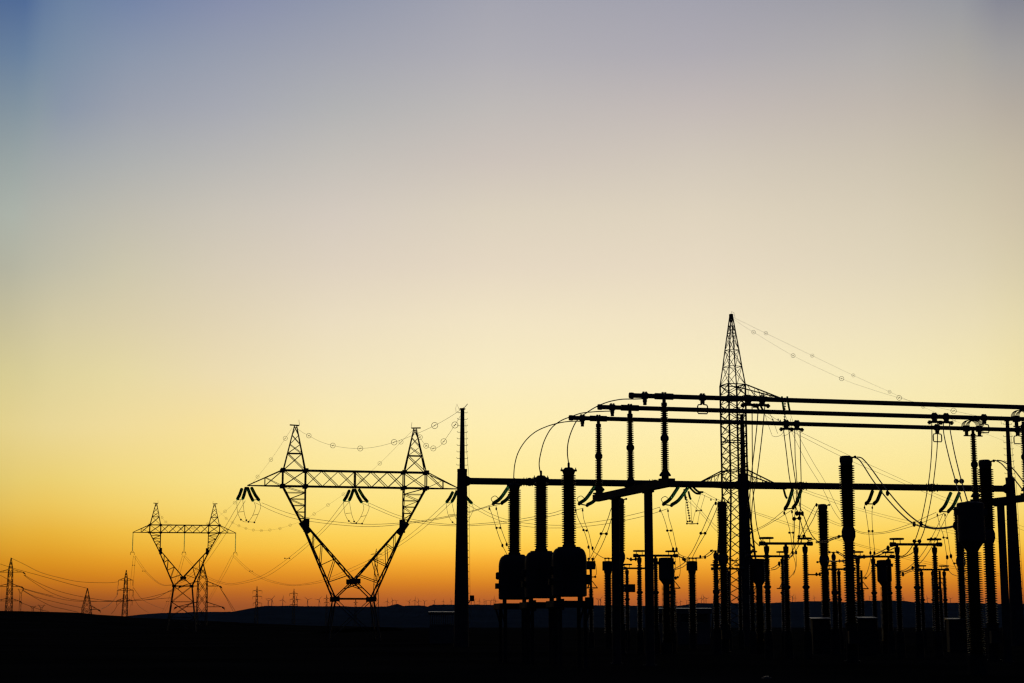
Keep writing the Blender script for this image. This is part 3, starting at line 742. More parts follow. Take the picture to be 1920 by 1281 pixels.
# ------------------------------------------------------------------ buildings
def shelter(label, x0, x1, ytop, D, fas, ybot, bars_n, windows):
    a, b = P(x0, ytop, D), P(x1, ytop, D); zt = a.z; cx = (a.x + b.x) / 2; W = b.x - a.x; dp = 4.0
    t = thing('control_building', label, 'building', Vector((cx, D, 0)))
    fh = fas * D / F
    MB().box(Vector((cx, D + dp / 2, zt - fh / 2)), W, dp, fh).build('roof', M['wallm'], t)
    rs = MB(); y0, y1, hx = D - .05, D + .95, W / 2 + .03
    rs.ring_strip([[Vector((cx + sx * hx, y0, zt)), Vector((cx + sx * hx, y1, zt)), Vector((cx + sx * hx, y1, zt + .09)), Vector((cx + sx * hx, y0, zt + .012))] for sx in (-1, 1)])
    rs.build('roof_flashing', M['roof'], t)
    zb = Z(ybot, D); wall_t = zt - fh
    MB().box(Vector((cx, D + dp / 2, zb / 2)), W - .3, dp - .3, zb).build('wall', M['wallm'], t)
    if bars_n:
        mb = MB()
        for i in range(bars_n + 1): mb.box(Vector((a.x + .2 + (W - .4) * i / bars_n, D + .3, (zb + wall_t) / 2)), .06, .08, wall_t - zb)
        mb.build('louver_lattice', M['dark'], t)
    else:
        n = windows
        for i in range(n + 1): MB().box(Vector((a.x + .25 + (W - .5) * i / n, D + .35, (zb + wall_t) / 2)), .3, .3, wall_t - zb).build('pillar', M['wallm'], t)
        for i in range(n):
            x_ = a.x + .25 + (W - .5) * (i + .5) / n; ww = (W - .5) / n - .34
            f = MB(); hh = wall_t - zb
            for s in (-1, 1):
                f.box(Vector((x_ + s * ww / 2, D + .35, (zb + wall_t) / 2)), .08, .1, hh - .02)
            f.box(Vector((x_, D + .35, (zb + wall_t) / 2)), .06, .1, hh - .02)
            fo = f.build('window_frame', M['dark'], t)
            MB().box(Vector((x_, D + .37, (zb + wall_t) / 2)), ww - .1, .02, hh - .06).build('pane', M['pane'], fo)
        for i in range(n + 1): MB().box(Vector((a.x + .25 + (W - .5) * i / n, D + dp - .35, (zb + wall_t) / 2)), .3, .3, wall_t - zb).build('pillar', M['wallm'], t)
    return t
shelter('low flat-roofed shelter with vertical bars, beside the free-standing gantry pole', 803, 868, 1148, 182, 4.5, 1171, 14, 0)
shelter('low flat-roofed building with a pale roof edge and wide windows, behind the box-headed column', 1213, 1334, 1141.5, 172, 9, 1168, 0, 4)
def kiosk(loc):
    t = thing('relay_kiosk', '', 'kiosk', loc); o = Vector(loc)
    MB().box(o + UP * 1.1, 1.1, .8, 2.2).build('cabinet', M['dark'], t)
    d = MB().box(o + Vector((0, -.415, 1.1)), .9, .03, 1.9).build('door', M['dark'], t)
    MB().box(o + Vector((.36, -.45, 1.1)), .04, .04, .2).build('handle', M['dark'], d)
    MB().ring_strip([[o + Vector((sx * .65, -.5, 2.2)), o + Vector((sx * .65, .5, 2.2)), o + Vector((sx * .65, .5, 2.33)), o + Vector((sx * .65, -.5, 2.25))] for sx in (-1, 1)]).build('roof', M['roof'], t)
    return t
k0 = Vector((X(1622, 105, 1153), 105, 0))
place(kiosk(k0), [(k0, 'low metal kiosk with a pale roof at the foot of the bucket head row'),
                  (Vector((X(1537, 112, 1153), 112, 0)), 'low metal kiosk with a pale roof behind the lone shorter breaker'),
                  (Vector((X(1791, 120, 1157), 120, 0)), 'low metal kiosk with a pale roof behind the half hidden breaker foot')], 'low relay kiosks')
tc = thing('trench_cover', 'small pale metal cable trench cover lying tilted on the dark ground', 'trench cover', P(1437, 1269.5, 58))
MB().box(P(1437, 1269, 58), .16, .3, .03).build('lid', M['roof'], tc)
MB().box(P(1437, 1269, 58) - UP * .05, .26, .6, .06).build('frame', M['conc'], tc)

# ------------------------------------------------------------------ far lattice towers
def far_tower(label, x, ytop, D, arms, wtop, wbase, ytaper, w=.5, drops=True, group='far lattice towers', name='lattice_tower'):
    m = D / F; b = Vector((X(x, D, 1120), D, 0)); zt = Z(ytop, D); zs = Z(ytaper, D)
    t = thing(name, label, 'pylon', b, group); mb = MB()
    def q(h, z): return [b + Vector((sx * h, sy * h, z)) for sx, sy in ((-1, -1), (1, -1), (1, 1), (-1, 1))]
    W = w * m
    n = max(4, int((zs) / (wbase * m * 1.2)))
    lat_box(mb, q(wbase * m / 2, 0), q(wtop * m / 2, zs), n, W * .75, W * .75)
    lat_box(mb, q(wtop * m / 2, zs), q(W * .4, zt), 3, W * .75, W * .6)
    mb.build('body_lattice', M['steel'], t)
    for (y, xl, xr, hgt, drop) in arms:
        z = Z(y, D); am = MB()
        for xe in (xl, xr):
            if xe is None: continue
            tip = b + Vector(((xe - x) * m, 0, z)); s = 1 if xe > x else -1
            for sy in (-1, 1):
                r0 = b + Vector((s * wtop * m / 2, sy * wtop * m / 2, z))
                am.bar(r0, tip, W * .95); am.bar(r0 + UP * (hgt * m), tip, W * .75)
                am.bar((r0 + UP * hgt * m).lerp(tip, .5), r0.lerp(tip, .5), W * .4)
            if drop: am.bar(tip, tip - UP * (drop * m), W * .8)
            elif drops: am.tube([tip, tip + Vector((s * 1.2 * m, 0, -.6 * m)), tip + Vector((s * 4 * m, 0, -2.6 * m)), tip + Vector((s * 5 * m, 0, -3.6 * m)), tip + Vector((s * 5.8 * m, 0, -6.5 * m))], [W * .5, W * 1.5, W * 1.5, W * .5, W * .4], 6)
        am.build('cross_arm', M['steel'], t)
    return t
far_tower('square far tower with three arm levels at the edge of the picture', 17.5, 1046, 720, [(1073, -6, 40, 5, 0), (1100, -8, 38, 5, 0), (1127, -8, 36, 5, 0)], 7, 13, 1068, .85)
far_tower('short pointed far tower with one drooping arm, standing on the dark rise', 163.5, 1103, 700, [(1143, None, 184, 7, 0)], 15, 17, 1141, .9)
far_tower('slim far tower with three short arms and hanging strings, beside the smaller Y pylon', 235, 1069, 820, [(1088, 221, 248, 4, 10), (1107, 219.5, 249.5, 4, 10), (1126, 219.5, 248, 4, 9)], 5, 11, 1085, .8, False)
far_tower('stout far tower with long drooping arms right behind the smaller Y pylon', 379, 1057, 560, [(1099, 340, 410, 9, 0), (1138, 333, 416, 9, 0)], 16, 19, 1088, 1.1)
far_tower('thin far tower with paired arms, standing alone between the two Y pylons', 481.5, 1099, 1400, [(1108, 474, 491, 1.5, 5), (1118.5, 474, 491, 1.5, 5), (1131, 475, 491, 1.5, 5)], 2.5, 7, 1112, .55, False)
far_tower('thin far tower with paired arms, seen just beside the big pylon leg', 551, 1104, 1600, [(1113, 543, 558, 1.5, 5), (1124, 544, 558, 1.5, 5), (1134, 544, 558, 1.5, 4)], 2.5, 6, 1116, .55, False)
far_tower('tiny far tower with two arms peeping beside the big pylon waist', 612.5, 1115, 2000, [(1122.5, 607.5, 617.5, 1, 4), (1130, 608, 617.5, 1, 4)], 2, 4, 1122, .45, False)
far_tower('far tower with two short arms seen through the open Y of the big pylon', 704.5, 1029, 900, [(1040, 694, 716, 3, 0), (1050, 690, 718, 3, 4)], 4, 14, 1040, .5, False)
far_tower('tiny pointed mast on the ridge beside the big pylon foot', 667, 1124, 2600, [(1130, 663, 671, 1, 0)], 2, 5, 1129, .5, False)
def far_y(label, x, ytop, D, hw, yv, yk):
    m = D / F; b = Vector((X(x, D, 1120), D, 0)); t = thing('lattice_tower', label, 'pylon', b, 'tiny far Y towers'); mb = MB(); W = .55 * m
    zt, zk = Z(ytop, D), Z(yk, D)
    for s in (-1, 1):
        mb.bar(b + Vector((s * .9 * m, 0, zk)), b + Vector((s * hw * m, 0, zt)), W); mb.bar(b + Vector((s * 2 * m, 0, 0)), b + Vector((s * 1.4 * m, 0, zk)), W)
        mb.bar(b + Vector((-s * 1.6 * m, 0, zk)), b + Vector((s * hw * .7 * m, 0, zt - 2 * m)), W * .6)
    mb.bar(b + Vector((-hw * 1.25 * m, 0, zt - 1.2 * m)), b + Vector((hw * 1.25 * m, 0, zt - 1.2 * m)), W * .7)
    z0 = 0
    for i in range(5):
        z1 = zk * (i + 1) / 5; s = 1 if i % 2 else -1
        mb.bar(b + Vector((s * 1.9 * m, 0, z0)), b + Vector((-s * 1.6 * m, 0, z1)), W * .5); z0 = z1
    mb.build('body_lattice', M['steel'], t)
far_y('small Y-headed tower beside the three-armed tower at the picture edge', 38.5, 1104, 1500, 5, 1110, 1114)
far_y('tiny faint Y-headed tower, slightly smaller of the two on the dark rise', 62.5, 1136, 3000, 5, 1140, 1142)
far_y('tiny faint Y-headed tower, slightly bigger of the two on the dark rise', 78.5, 1134, 3000, 6, 1139, 1141)

# ------------------------------------------------------------------ wind turbines on the ridge
def ridge_y(x):
    for (a, ya), (b, yb) in zip(RIDGE, RIDGE[1:]):
        if a <= x <= b: return ya + (yb - ya) * (x - a) / (b - a)
TUR = [(503, 1127), (509.5, 1124), (530, 1125), (557, 1124), (577, 1125), (598, 1125), (726, 1128), (736, 1126), (743, 1127), (767, 1128), (778, 1126), (785, 1127), (796, 1128), (814.5, 1127), (831, 1127.5), (846, 1127),
       (884, 1126), (889, 1127), (898.5, 1127), (908, 1128), (911.5, 1127), (920, 1127), (926, 1125), (929.5, 1127), (1122, 1126), (1125.5, 1124), (1269, 1129), (1276, 1128), (1288, 1127), (1307, 1125), (1315, 1122), (1320, 1121), (1324, 1123),
       (1486, 1119), (1491, 1121), (1527, 1121), (1631, 1119.5), (1690.5, 1118.5), (1694, 1122), (1739, 1122), (1782, 1123), (1848, 1123)]
def turbine():
    t = thing('wind_turbine', '', 'wind turbine', (0, 0, 0)); h = 55.0
    MB().lathe(Vector((0, 0, 0)), [(3.2, -30), (2.6, 0), (1.6, h)], 8).build('tower', M['white'], t)
    MB().box(Vector((0, 1.5, h)), 4, 9, 4).build('nacelle', M['white'], t)
    return t
def rotor(t, ang):
    h = 55.0; c = Vector((0, -4.5, h))
    MB().sphere(c, 2.2, 8).build('hub', M['white'], t)
    for k in range(3):
        a = ang + k * 2 * math.pi / 3; d = Vector((math.cos(a), 0, math.sin(a)))
        MB().tube([c, c + d * 6, c + d * 14, c + d * 38], [1.2, 2.0, 1.8, .5], 6).build('blade', M['white'], t)
protos = []
for k in range(4):
    t = turbine(); rotor(t, .35 + k * .52); protos.append(t)
used = set()
feat = {503: 'beside the thin far tower between the pylons', 726: 'beside the small round hilltop', 743: 'on top of the small round hilltop', 846: 'touching the free-standing gantry pole',
        1269: 'beside the bucket-headed transformer', 1848: 'near the foot of the last gantry pole'}
order = sorted(TUR)
def near_what(x):
    marks = [(481, 'the thin tower between the Y pylons'), (551, 'the thin tower beside the big pylon'), (627, 'the big pylon leg'), (743, 'the round hilltop'), (785, 'the low swell past the round hilltop'), (835, 'the free gantry pole'),
             (885, 'the floodlight'), (930, 'the oil tank row'), (1123, 'the thin arrester'), (1272, 'the bucket-headed transformer'), (1315, 'the knoll before the lattice tower'), (1490, 'the raised disconnector'), (1527, 'the lone shorter breaker'),
             (1631, 'the kiosk by the bucket row'), (1692, 'the clear gap disconnector'), (1739, 'the small low disconnector'), (1782, 'the half hidden breaker'), (1848, 'the tall breaker by the last pole')]
    return min(marks, key=lambda k: abs(k[0] - x))[1]
cnt = {}
ordn = ['first', 'second', 'third', 'fourth', 'fifth', 'sixth', 'seventh']
for i, (x, hy) in enumerate(order):
    k = i % 4
    o = protos[k] if k not in used else copy_tree(protos[k]); used.add(k)
    ry = ridge_y(x); D = RD - 60
    s = (ry - hy + .6) * D / F / 55.0
    o.location = Vector((X(x, D, ry), D, Z(ry + .6, D))); o.scale = (s, s, s)
    w = near_what(x); cnt[w] = cnt.get(w, 0) + 1
    o['label'] = 'tiny ridge wind turbine, %s by %s' % (ordn[cnt[w] - 1], w)
    o['group'] = 'wind turbines along the far ridge'

# ------------------------------------------------------------------ wires
# conductors from the gantry to the big pylon, two per phase
def pair(label, a, b, D0, D1, r=.02, sp=(), group=None, name='conductor_span', cat='power line', knobs=()):
    return line(name, label, cat, [(a, D0, D1), (b, D0, D1)], r, sp, group, knobs)
G1 = 'twin conductor spans from the gantry to the big pylon'
pair('twin conductors from the bushing-side gantry strings to the free arm tip of the big pylon',
     [(923, 946), (902, 953), (877, 960), (840, 968), (770, 979), (682, 983), (595, 974), (540, 962), (491, 943)], [(937, 946), (910, 952), (877, 962), (845, 969), (780, 980), (682, 987.5), (570, 976), (520, 962), (479, 943)], 153, 218, .019, group=G1)
pair('twin conductors from the middle gantry strings of that span to the big pylon girder middle',
     [(1079, 950), (1055, 956), (1027, 964), (952, 977), (877, 983.5), (845, 983.5), (795, 978), (745, 966), (691, 943)], [(1094, 953), (1060, 961), (1027, 969), (952, 981), (877, 986), (845, 986), (795, 982), (745, 971), (680, 944)], 153, 218, .019, group=G1)
pair('twin conductors passing behind all three bushings to the hidden arm tip of the big pylon',
     [(1237, 951), (1207, 960), (1145, 974), (1090, 982), (1055, 985), (1002, 983), (952, 975), (915, 961), (884, 943)], [(1252, 954), (1207, 968), (1145, 981), (1090, 988), (1055, 990), (1002, 989), (952, 981), (915, 967), (873, 944)], 155, 218, .019, group=G1)
G2 = 'twin conductor spans between the two Y pylons'
pair('twin conductors between matching outer arm tips of the Y pylons, low over the ridge', [(645, 941 + 0), (600, 996), (540, 1047), (490, 1080), (440, 1094), (418, 1092), (395, 1084), (370, 1066), (346, 1041)],
     [(655, 941), (605, 998), (545, 1050), (495, 1083), (440, 1096.5), (415, 1094), (390, 1085), (366, 1067), (342, 1041)], 222, 462, .022, [(534, 1047, 543, 1047, 300)], G2)
pair('twin conductors from the free big pylon tip down behind the smaller Y pylon', [(451, 939), (420, 992), (400, 1024), (378, 1057), (345, 1086), (320, 1096.5), (300, 1094), (275, 1072), (254, 1042)],
     [(460, 939), (425, 998), (404, 1030), (380, 1062), (347, 1089), (318, 1098), (297, 1094), (270, 1070), (250, 1042)], 222, 462, .022, [(267, 1071, 272, 1071, 440)], G2)
pair('twin conductors passing under the big pylon waist to the smaller pylon arm tip', [(837, 942), (790, 985), (745, 1020), (700, 1046), (655, 1067), (610, 1086), (570, 1095), (540, 1096), (500, 1086), (470, 1070), (438, 1041)],
     [(847, 942), (795, 990), (748, 1024), (700, 1051), (655, 1073), (610, 1090), (570, 1097), (538, 1097.5), (497, 1088), (465, 1070), (434, 1041)], 222, 462, .022, [(468, 1071, 473, 1071, 440)], G2)
G3 = 'twin conductor spans dropping away behind the smaller Y pylon'
pair('twin conductors dropping steeply from the smaller pylon outer tip past the slim far tower', [(250, 1043), (246, 1080), (242, 1118), (238, 1157)], [(254, 1043), (251, 1080), (248, 1115), (241, 1157)], 462, 900, .03, [(248.5, 1060, 252.5, 1060, 600)], G3)
pair('twin conductors dropping from the smaller pylon middle string behind its own legs', [(342, 1043), (330, 1083), (318, 1118), (304, 1148)], [(346, 1043), (335, 1083), (322, 1118), (309, 1148)], 462, 900, .03, [(312, 1128, 316, 1128, 800)], G3)
pair('twin conductors dropping from the smaller pylon inner tip behind the stout tower', [(434, 1043), (420, 1070), (405, 1098), (388, 1128)], [(438, 1043), (425, 1070), (409, 1098), (392, 1128)], 462, 800, .03, [], G3)

ring_mesh = None
def diverter(t, c, d):
    """a ring shaped bird diverter clipped on an earth wire"""
    global ring_mesh
    if ring_mesh is None:
        mb = MB(); R = .3
        mb.tube([Vector((R * math.cos(a), 0, R * math.sin(a))) for a in [2 * math.pi * j / 18 for j in range(19)]], .024, 5)
        mb.tube([Vector((-.12, 0, -.08)), Vector((.12, 0, .08))], .035, 5)
        me = bpy.data.meshes.new('bird_diverter'); me.from_pydata([tuple(v) for v in mb.v], [], mb.f); me.materials.append(M['wire']); ring_mesh = me
    o = bpy.data.objects.new('bird_diverter', ring_mesh); C.objects.link(o); o.parent = t
    o.location = c - Vector(t.location)
def earth(label, pts, D0, D1, rings, r=.015, group='earth wires with ring diverters'):
    p = run(pts, D0, D1); t = thing('earth_wire', label, 'earth wire', p[0], group)
    MB().tube(p, r, 5).build('wire_strand', M['wire'], t)
    for x in rings:
        for a, b in zip(p, p[1:]):
            xa, xb = px_of(a), px_of(b)
            if (xa - x) * (xb - x) <= 0 and abs(xa - xb) > 1e-6:
                diverter(t, a.lerp(b, (x - xa) / (xb - xa)), b - a); break
    return t
earth('ringed earth wire sagging from the farther big pylon peak to the free gantry pole top', [(553, 800), (566, 810), (579, 817), (600, 828), (624, 835.5), (650, 840), (676, 841), (705, 838), (740, 829), (780, 814), (815, 798), (845, 781), (866, 767)], 220, 150, [579, 624, 675.5, 739, 815])
earth('short ringed earth wire dipping deeply from the pylon peak beside the gantry pole', [(781, 802), (787, 819), (799, 836), (813, 841), (824, 837), (832, 828), (853, 797), (863, 780)], 219, 150, [787.5, 799, 812.5, 832, 853])
earth('long ringed earth wire from the farther big pylon peak to the smaller pylon', [(548, 802), (535, 822), (508, 862), (483, 894), (455, 927), (430, 952), (400, 976), (380, 986), (350, 992), (325, 987), (308, 976), (294, 953)], 222, 462, [535, 508, 483, 440, 422, 389, 362, 340, 320, 311, 304], .013)
earth('long ringed earth wire crossing behind the big pylon girder to the smaller pylon', [(776, 805), (752, 829), (712, 869), (676, 901), (644, 927), (615, 947), (589, 964), (565, 977), (544, 985), (525, 991), (506, 994), (490, 995), (475, 994), (461, 991), (448, 986), (436, 980), (424, 972), (404, 953)], 222, 462,
      [752, 712, 676, 644, 615, 589, 544, 525, 506, 490, 475, 461, 448, 436, 424], .013)
earth('ringed earth wire from the tall tower top to the last gantry pole, its rings growing', [(1374, 597), (1392, 610), (1413, 623), (1487, 667), (1578, 710), (1630, 729), (1687, 746.5), (1740, 760), (1790, 771), (1850, 783), (1893, 788)], 270, 160, [1413, 1487, 1578, 1686, 1788], .012)
earth('ringed earth wire from the tall tower top running off far away, its rings shrinking', [(1374, 595), (1397, 606), (1436, 625), (1523, 667), (1600, 704), (1668, 735), (1730, 763), (1790, 789), (1842, 811), (1900, 833), (1990, 864)], 270, 360, [1436, 1523, 1600, 1668, 1731, 1789, 1842], .015)

# wires of the tall tower
G4 = 'twin conductor spans of the tall tower'
pair('twin conductors from the upper tower arm running down past the tallest breaker cap', [(1438, 775), (1458, 788), (1480, 800), (1510, 815), (1590, 853), (1700, 903), (1745, 922), (1800, 944), (1960, 1003)], [(1432, 777), (1455, 792), (1480, 806), (1510, 822), (1590, 862), (1700, 909), (1745, 928), (1800, 950), (1960, 1010)], 274, 420, .024, [], G4, knobs=((1459, 787, 280, .14), (1463, 789, 280, .14), (1449, 787, 280, .14)))
pair('twin conductors dropping from the upper tower arm to the gantry strings by the bucket head', [(1482, 776), (1490, 800), (1500, 822), (1524, 866), (1547, 904), (1575, 960), (1605, 994), (1650, 998.5), (1700, 985), (1755, 961)], [(1472, 777), (1482, 804), (1492, 826), (1512, 866), (1540, 912), (1570, 968), (1605, 997), (1650, 1001), (1710, 987), (1770, 963)], 267, 162, .021, [], G4)
pair('twin conductors sagging from the lower tower arm to the gantry strings by the middle pole', [(1288, 938), (1305, 953), (1325, 975), (1344, 996), (1365, 1004), (1388, 1004), (1412, 995), (1440, 981), (1469, 958)], [(1297, 938), (1315, 958), (1335, 980), (1350, 992), (1370, 1001), (1390, 1001.5), (1412, 998), (1445, 981), (1484, 957)], 268, 160, .021, [], G4)
pair('twin conductors from the lower tower arm running low behind the breaker row', [(1314, 926), (1331, 934), (1360, 945), (1409, 961), (1470, 982), (1534, 1002), (1600, 1021), (1640, 1032), (1690, 1046), (1757, 1061), (1900, 1084)], [(1320, 923), (1338, 933), (1360, 942), (1409, 958), (1470, 978), (1534, 999), (1600, 1018), (1640, 1029), (1690, 1042), (1757, 1057), (1900, 1080)], 274, 420, .024, [], G4,
     knobs=((1333, 937, 276, .15), (1343, 937, 276, .15)))
pair('twin conductors from the other lower tower arm crossing to the tallest breaker', [(1478, 934), (1500, 915 + 3), (1530, 926), (1575, 941), (1610, 953), (1700, 976), (1790, 996), (1900, 1016)], [(1474, 936), (1500, 922), (1530, 931), (1575, 946), (1610, 957), (1700, 981), (1790, 1001), (1900, 1020)], 270, 430, .022, [], G4)
line('single_span', 'lone conductor pair beside the lone shorter breaker, coming down to the gantry strings', 'power line', [([(1490, 944), (1535, 969), (1570, 985), (1600, 992)], 268, 300), ([(1500, 944), (1540, 966), (1570, 981), (1600, 988)], 268, 300)], .021, group=G4)

# droppers from the gantry strings down to the apparatus
G5 = 'twin droppers from the gantry strings'
kn = lambda *a: tuple(a)
pair('twin dropper from the string pair by the bushings to the arrester behind the tank', [(917, 949), (926, 976), (935, 1005), (944, 1027), (952, 1042)], [(930, 949), (934, 968), (941, 995), (951, 1021), (958, 1038)], 153, 144, .02, [(931, 990, 938, 990, 149)], G5, knobs=((917.5, 954, 153, .1), (930.5, 954, 153, .1), (942, 1023, 146, .12), (950, 1021, 146, .12)))
pair('twin dropper from the string pair behind the bus support end to the square terminal box', [(1079, 951), (1083, 970), (1096, 998), (1104, 1026), (1106, 1040), (1104, 1052)], [(1092, 953), (1095, 975), (1104, 1000), (1110, 1027), (1114, 1035), (1131, 1046), (1140, 1046)], 153, 140, .02, [(1094, 994, 1100, 995, 149)], G5, knobs=((1079.5, 957, 153, .1), (1092.5, 957, 153, .1), (1103.5, 1026, 145, .12), (1111, 1028, 145, .12)))
pair('twin dropper from the string pair below the tower arm to the box-headed transformer', [(1237, 952), (1246, 975), (1254, 1003), (1262, 1030), (1266, 1040), (1282, 1047), (1297, 1048)], [(1252, 954), (1254, 970), (1262, 998), (1269, 1030), (1275, 1040), (1288, 1045), (1302, 1046)], 155, 139, .02, [(1251, 995, 1258, 995, 149)], G5, knobs=((1237.5, 958, 155, .1), (1252.5, 958, 155, .1), (1262, 1030, 145, .13), (1268.5, 1030, 145, .13)))
pair('twin dropper from the string pair by the middle pole to the crossing arrester', [(1470, 957), (1477, 980), (1482, 1000), (1485, 1026), (1486, 1038), (1490, 1050), (1492, 1064), (1488, 1078)], [(1484, 958), (1487, 975), (1487, 1000), (1489, 1020), (1492, 1036), (1493, 1060), (1488, 1074), (1480, 1084)], 159, 146, .02, [(1480, 999, 1487, 999, 153)], G5, knobs=((1470.5, 962, 158, .12), (1485, 960, 158, .12), (1486, 1036, 149, .14), (1492.5, 1036, 149, .14)))
pair('twin dropper from the short string pair to the arrester between disconnector columns', [(1621, 947), (1625, 970), (1629, 1000), (1632, 1038), (1631, 1055), (1625, 1075), (1616, 1086)], [(1636, 947), (1635, 970), (1637, 1005), (1640, 1038), (1636, 1066), (1628, 1080), (1620, 1087)], 160, 147, .02, [(1629, 996, 1636, 996, 153)], G5, knobs=((1621, 952, 160, .1), (1635.5, 952, 160, .1), (1632, 1037, 149, .13), (1639.5, 1037, 149, .13)))
pair('twin dropper from the string pair by the bucket head to the low disconnector', [(1757, 962), (1762, 985), (1769, 1005), (1775, 1043), (1776, 1062), (1783, 1075), (1794, 1080)], [(1771, 963), (1774, 990), (1778, 1012), (1783, 1043), (1790, 1060), (1796, 1073)], 162, 140, .02, [(1769, 1008, 1776, 1009, 152)], G5, knobs=((1757.5, 966, 161, .1), (1772, 966, 161, .1), (1776, 1045, 146, .15), (1783, 1043, 146, .15)))
# from the breaker tops
G6 = 'twin leads between breaker columns and neighbours'
pair('twin lead slanting from the breaker behind the bus support down to the terminal box', [(1158, 944), (1147, 952), (1140, 972), (1128, 1001), (1116, 1028), (1104, 1052)], [(1158, 949), (1148, 968), (1138, 1000), (1126, 1028), (1112, 1052)], 112, 140, .021, [(1127, 1001, 1137, 1001, 122)], G6)
pair('twin lead slanting from the lattice tower breaker down to the box-headed transformer', [(1349, 944), (1341, 944), (1334, 955), (1316, 996), (1300, 1030), (1288, 1048)], [(1349, 948), (1345, 951), (1338, 968), (1323, 1000), (1308, 1026), (1298, 1046)], 115, 138, .021, [(1314, 1000, 1322, 1000, 124)], G6, knobs=((1342, 944, 115, .1),))
pair('twin lead slanting from the lone shorter breaker through the crossing wires', [(1538, 948), (1530, 947), (1521, 962), (1505, 995), (1490, 1026), (1480, 1042)], [(1538, 951), (1533, 955), (1524, 975), (1507, 1004), (1494, 1030), (1478, 1050)], 117, 132, .021, [(1498, 1006, 1507, 1005, 123)], G6, knobs=((1531, 947, 117, .1),))
pair('heavy twin lead sagging from the tallest breaker top to the big bucket head', [(1604, 857), (1614, 866), (1636, 900), (1662, 934), (1690, 964), (1715, 983), (1745, 990.5), (1770, 991), (1793, 987)], [(1608, 857), (1617, 860), (1632, 877), (1653, 906), (1680, 940), (1704, 965), (1727, 982), (1750, 990), (1775, 989), (1793, 985)], 84, 66, .026, [], G6, knobs=((1714, 983, 72, .09), (1727, 982, 71, .09), (1791, 986, 66, .12), (1664, 925, 77, .1)))
pair('heavy twin lead curving off the top of the breaker beside the last gantry pole', [(1866, 863), (1878, 870), (1895, 890), (1920, 922)], [(1870, 863), (1882, 866), (1900, 880), (1930, 918)], 86, 80, .026, [], G6)
pair('twin lead from the tallest breaker waist to the raised disconnector end', [(1573, 1006), (1563, 1008), (1548, 1014), (1530, 1016)], [(1573, 1008), (1560, 1012), (1548, 1017), (1530, 1018)], 84, 95, .024, [], G6)
pair('twin lead sagging from the twin-knob post past the tallest breaker to the raised disconnector', [(1568, 1033), (1585, 1042), (1600, 1046), (1615, 1045), (1640, 1040), (1664, 1028), (1676, 1024)], [(1568, 1036), (1585, 1045), (1600, 1048), (1620, 1046), (1645, 1042), (1666, 1033), (1678, 1027)], 110, 96, .024, [], G6, knobs=((1611, 1045, 102, .1), (1620, 1044, 101, .1), (1665, 1028, 97, .12)))
pair('short twin lead joining the box-headed column and the lattice tower breaker knob post', [(1302, 1046), (1318, 1044), (1330, 1036), (1336, 1031)], [(1302, 1048), (1320, 1046), (1332, 1040), (1338, 1034)], 138, 108, .022, [], G6, knobs=((1313, 1044, 128, .1), (1322, 1045, 122, .1)))
pair('short twin lead dipping between the bus support breaker and the disconnector behind the post', [(1175, 1046), (1183, 1049), (1192, 1048), (1201, 1045)], [(1175, 1047), (1184, 1050), (1192, 1049), (1202, 1046)], 113, 112.5, .024, [], G6, knobs=((1183, 1049, 113, .1), (1192, 1048.5, 113, .1)))
pair('short twin lead from that disconnector to the box-headed column top', [(1266, 1040), (1280, 1046), (1287, 1048)], [(1268, 1041), (1284, 1049), (1291, 1050)], 112, 138, .022, [], G6, knobs=((1281, 1048, 130, .12), (1284, 1050, 130, .12)))
pair('twin lead sagging from the box-headed column into the bucket-headed transformer beside it', [(1290, 1050), (1278, 1059), (1268, 1065), (1261, 1068)], [(1291, 1054), (1281, 1063), (1270, 1067), (1262, 1069)], 138, 113, .022, [], G6)
pair('short twin lead from the lattice tower breaker waist across the lattice', [(1366, 1048), (1374, 1051), (1384, 1051)], [(1366, 1050), (1376, 1052), (1384, 1046)], 115, 113, .022, [], G6)
pair('twin lead swinging from the thin arrester row into the disconnector before the middle pole', [(1486, 1040), (1482, 1043), (1476, 1048)], [(1492, 1036), (1484, 1044), (1478, 1046)], 148, 114, .02, [], G6)
pair('short twin lead rising to the bucket-headed transformer half hidden by the middle pole', [(1446, 1066), (1453, 1063), (1461, 1057)], [(1446, 1069), (1455, 1067), (1463, 1061)], 114, 118, .022, [], G6, knobs=((1461, 1057, 118, .12),))
pair('thin twin lead at the bucket head row between two stepped columns', [(1684, 1072), (1695, 1072), (1705, 1068), (1713, 1064)], [(1684, 1077), (1692, 1078), (1703, 1073), (1713, 1070)], 116, 128, .022, [], G6, knobs=((1693, 1077, 120, .12), (1711, 1065, 127, .12)))
pair('thin straight twin lead between the lone shorter breaker and the twin-knob post', [(1515, 1077), (1530, 1077), (1540, 1075)], [(1515, 1078), (1533, 1078), (1545, 1074)], 116, 117.5, .022, [], G6, knobs=((1531, 1077, 117, .1), (1537, 1077, 117, .1)))
pair('straight twin lead through the waist of the twin-knob post by the tallest breaker', [(1551, 1051), (1565, 1052), (1584, 1051)], [(1551, 1052.5), (1568, 1053), (1584, 1052.5)], 117, 86, .02, [], G6, knobs=((1574, 1052, 110, .08), (1581, 1052, 110, .08)))
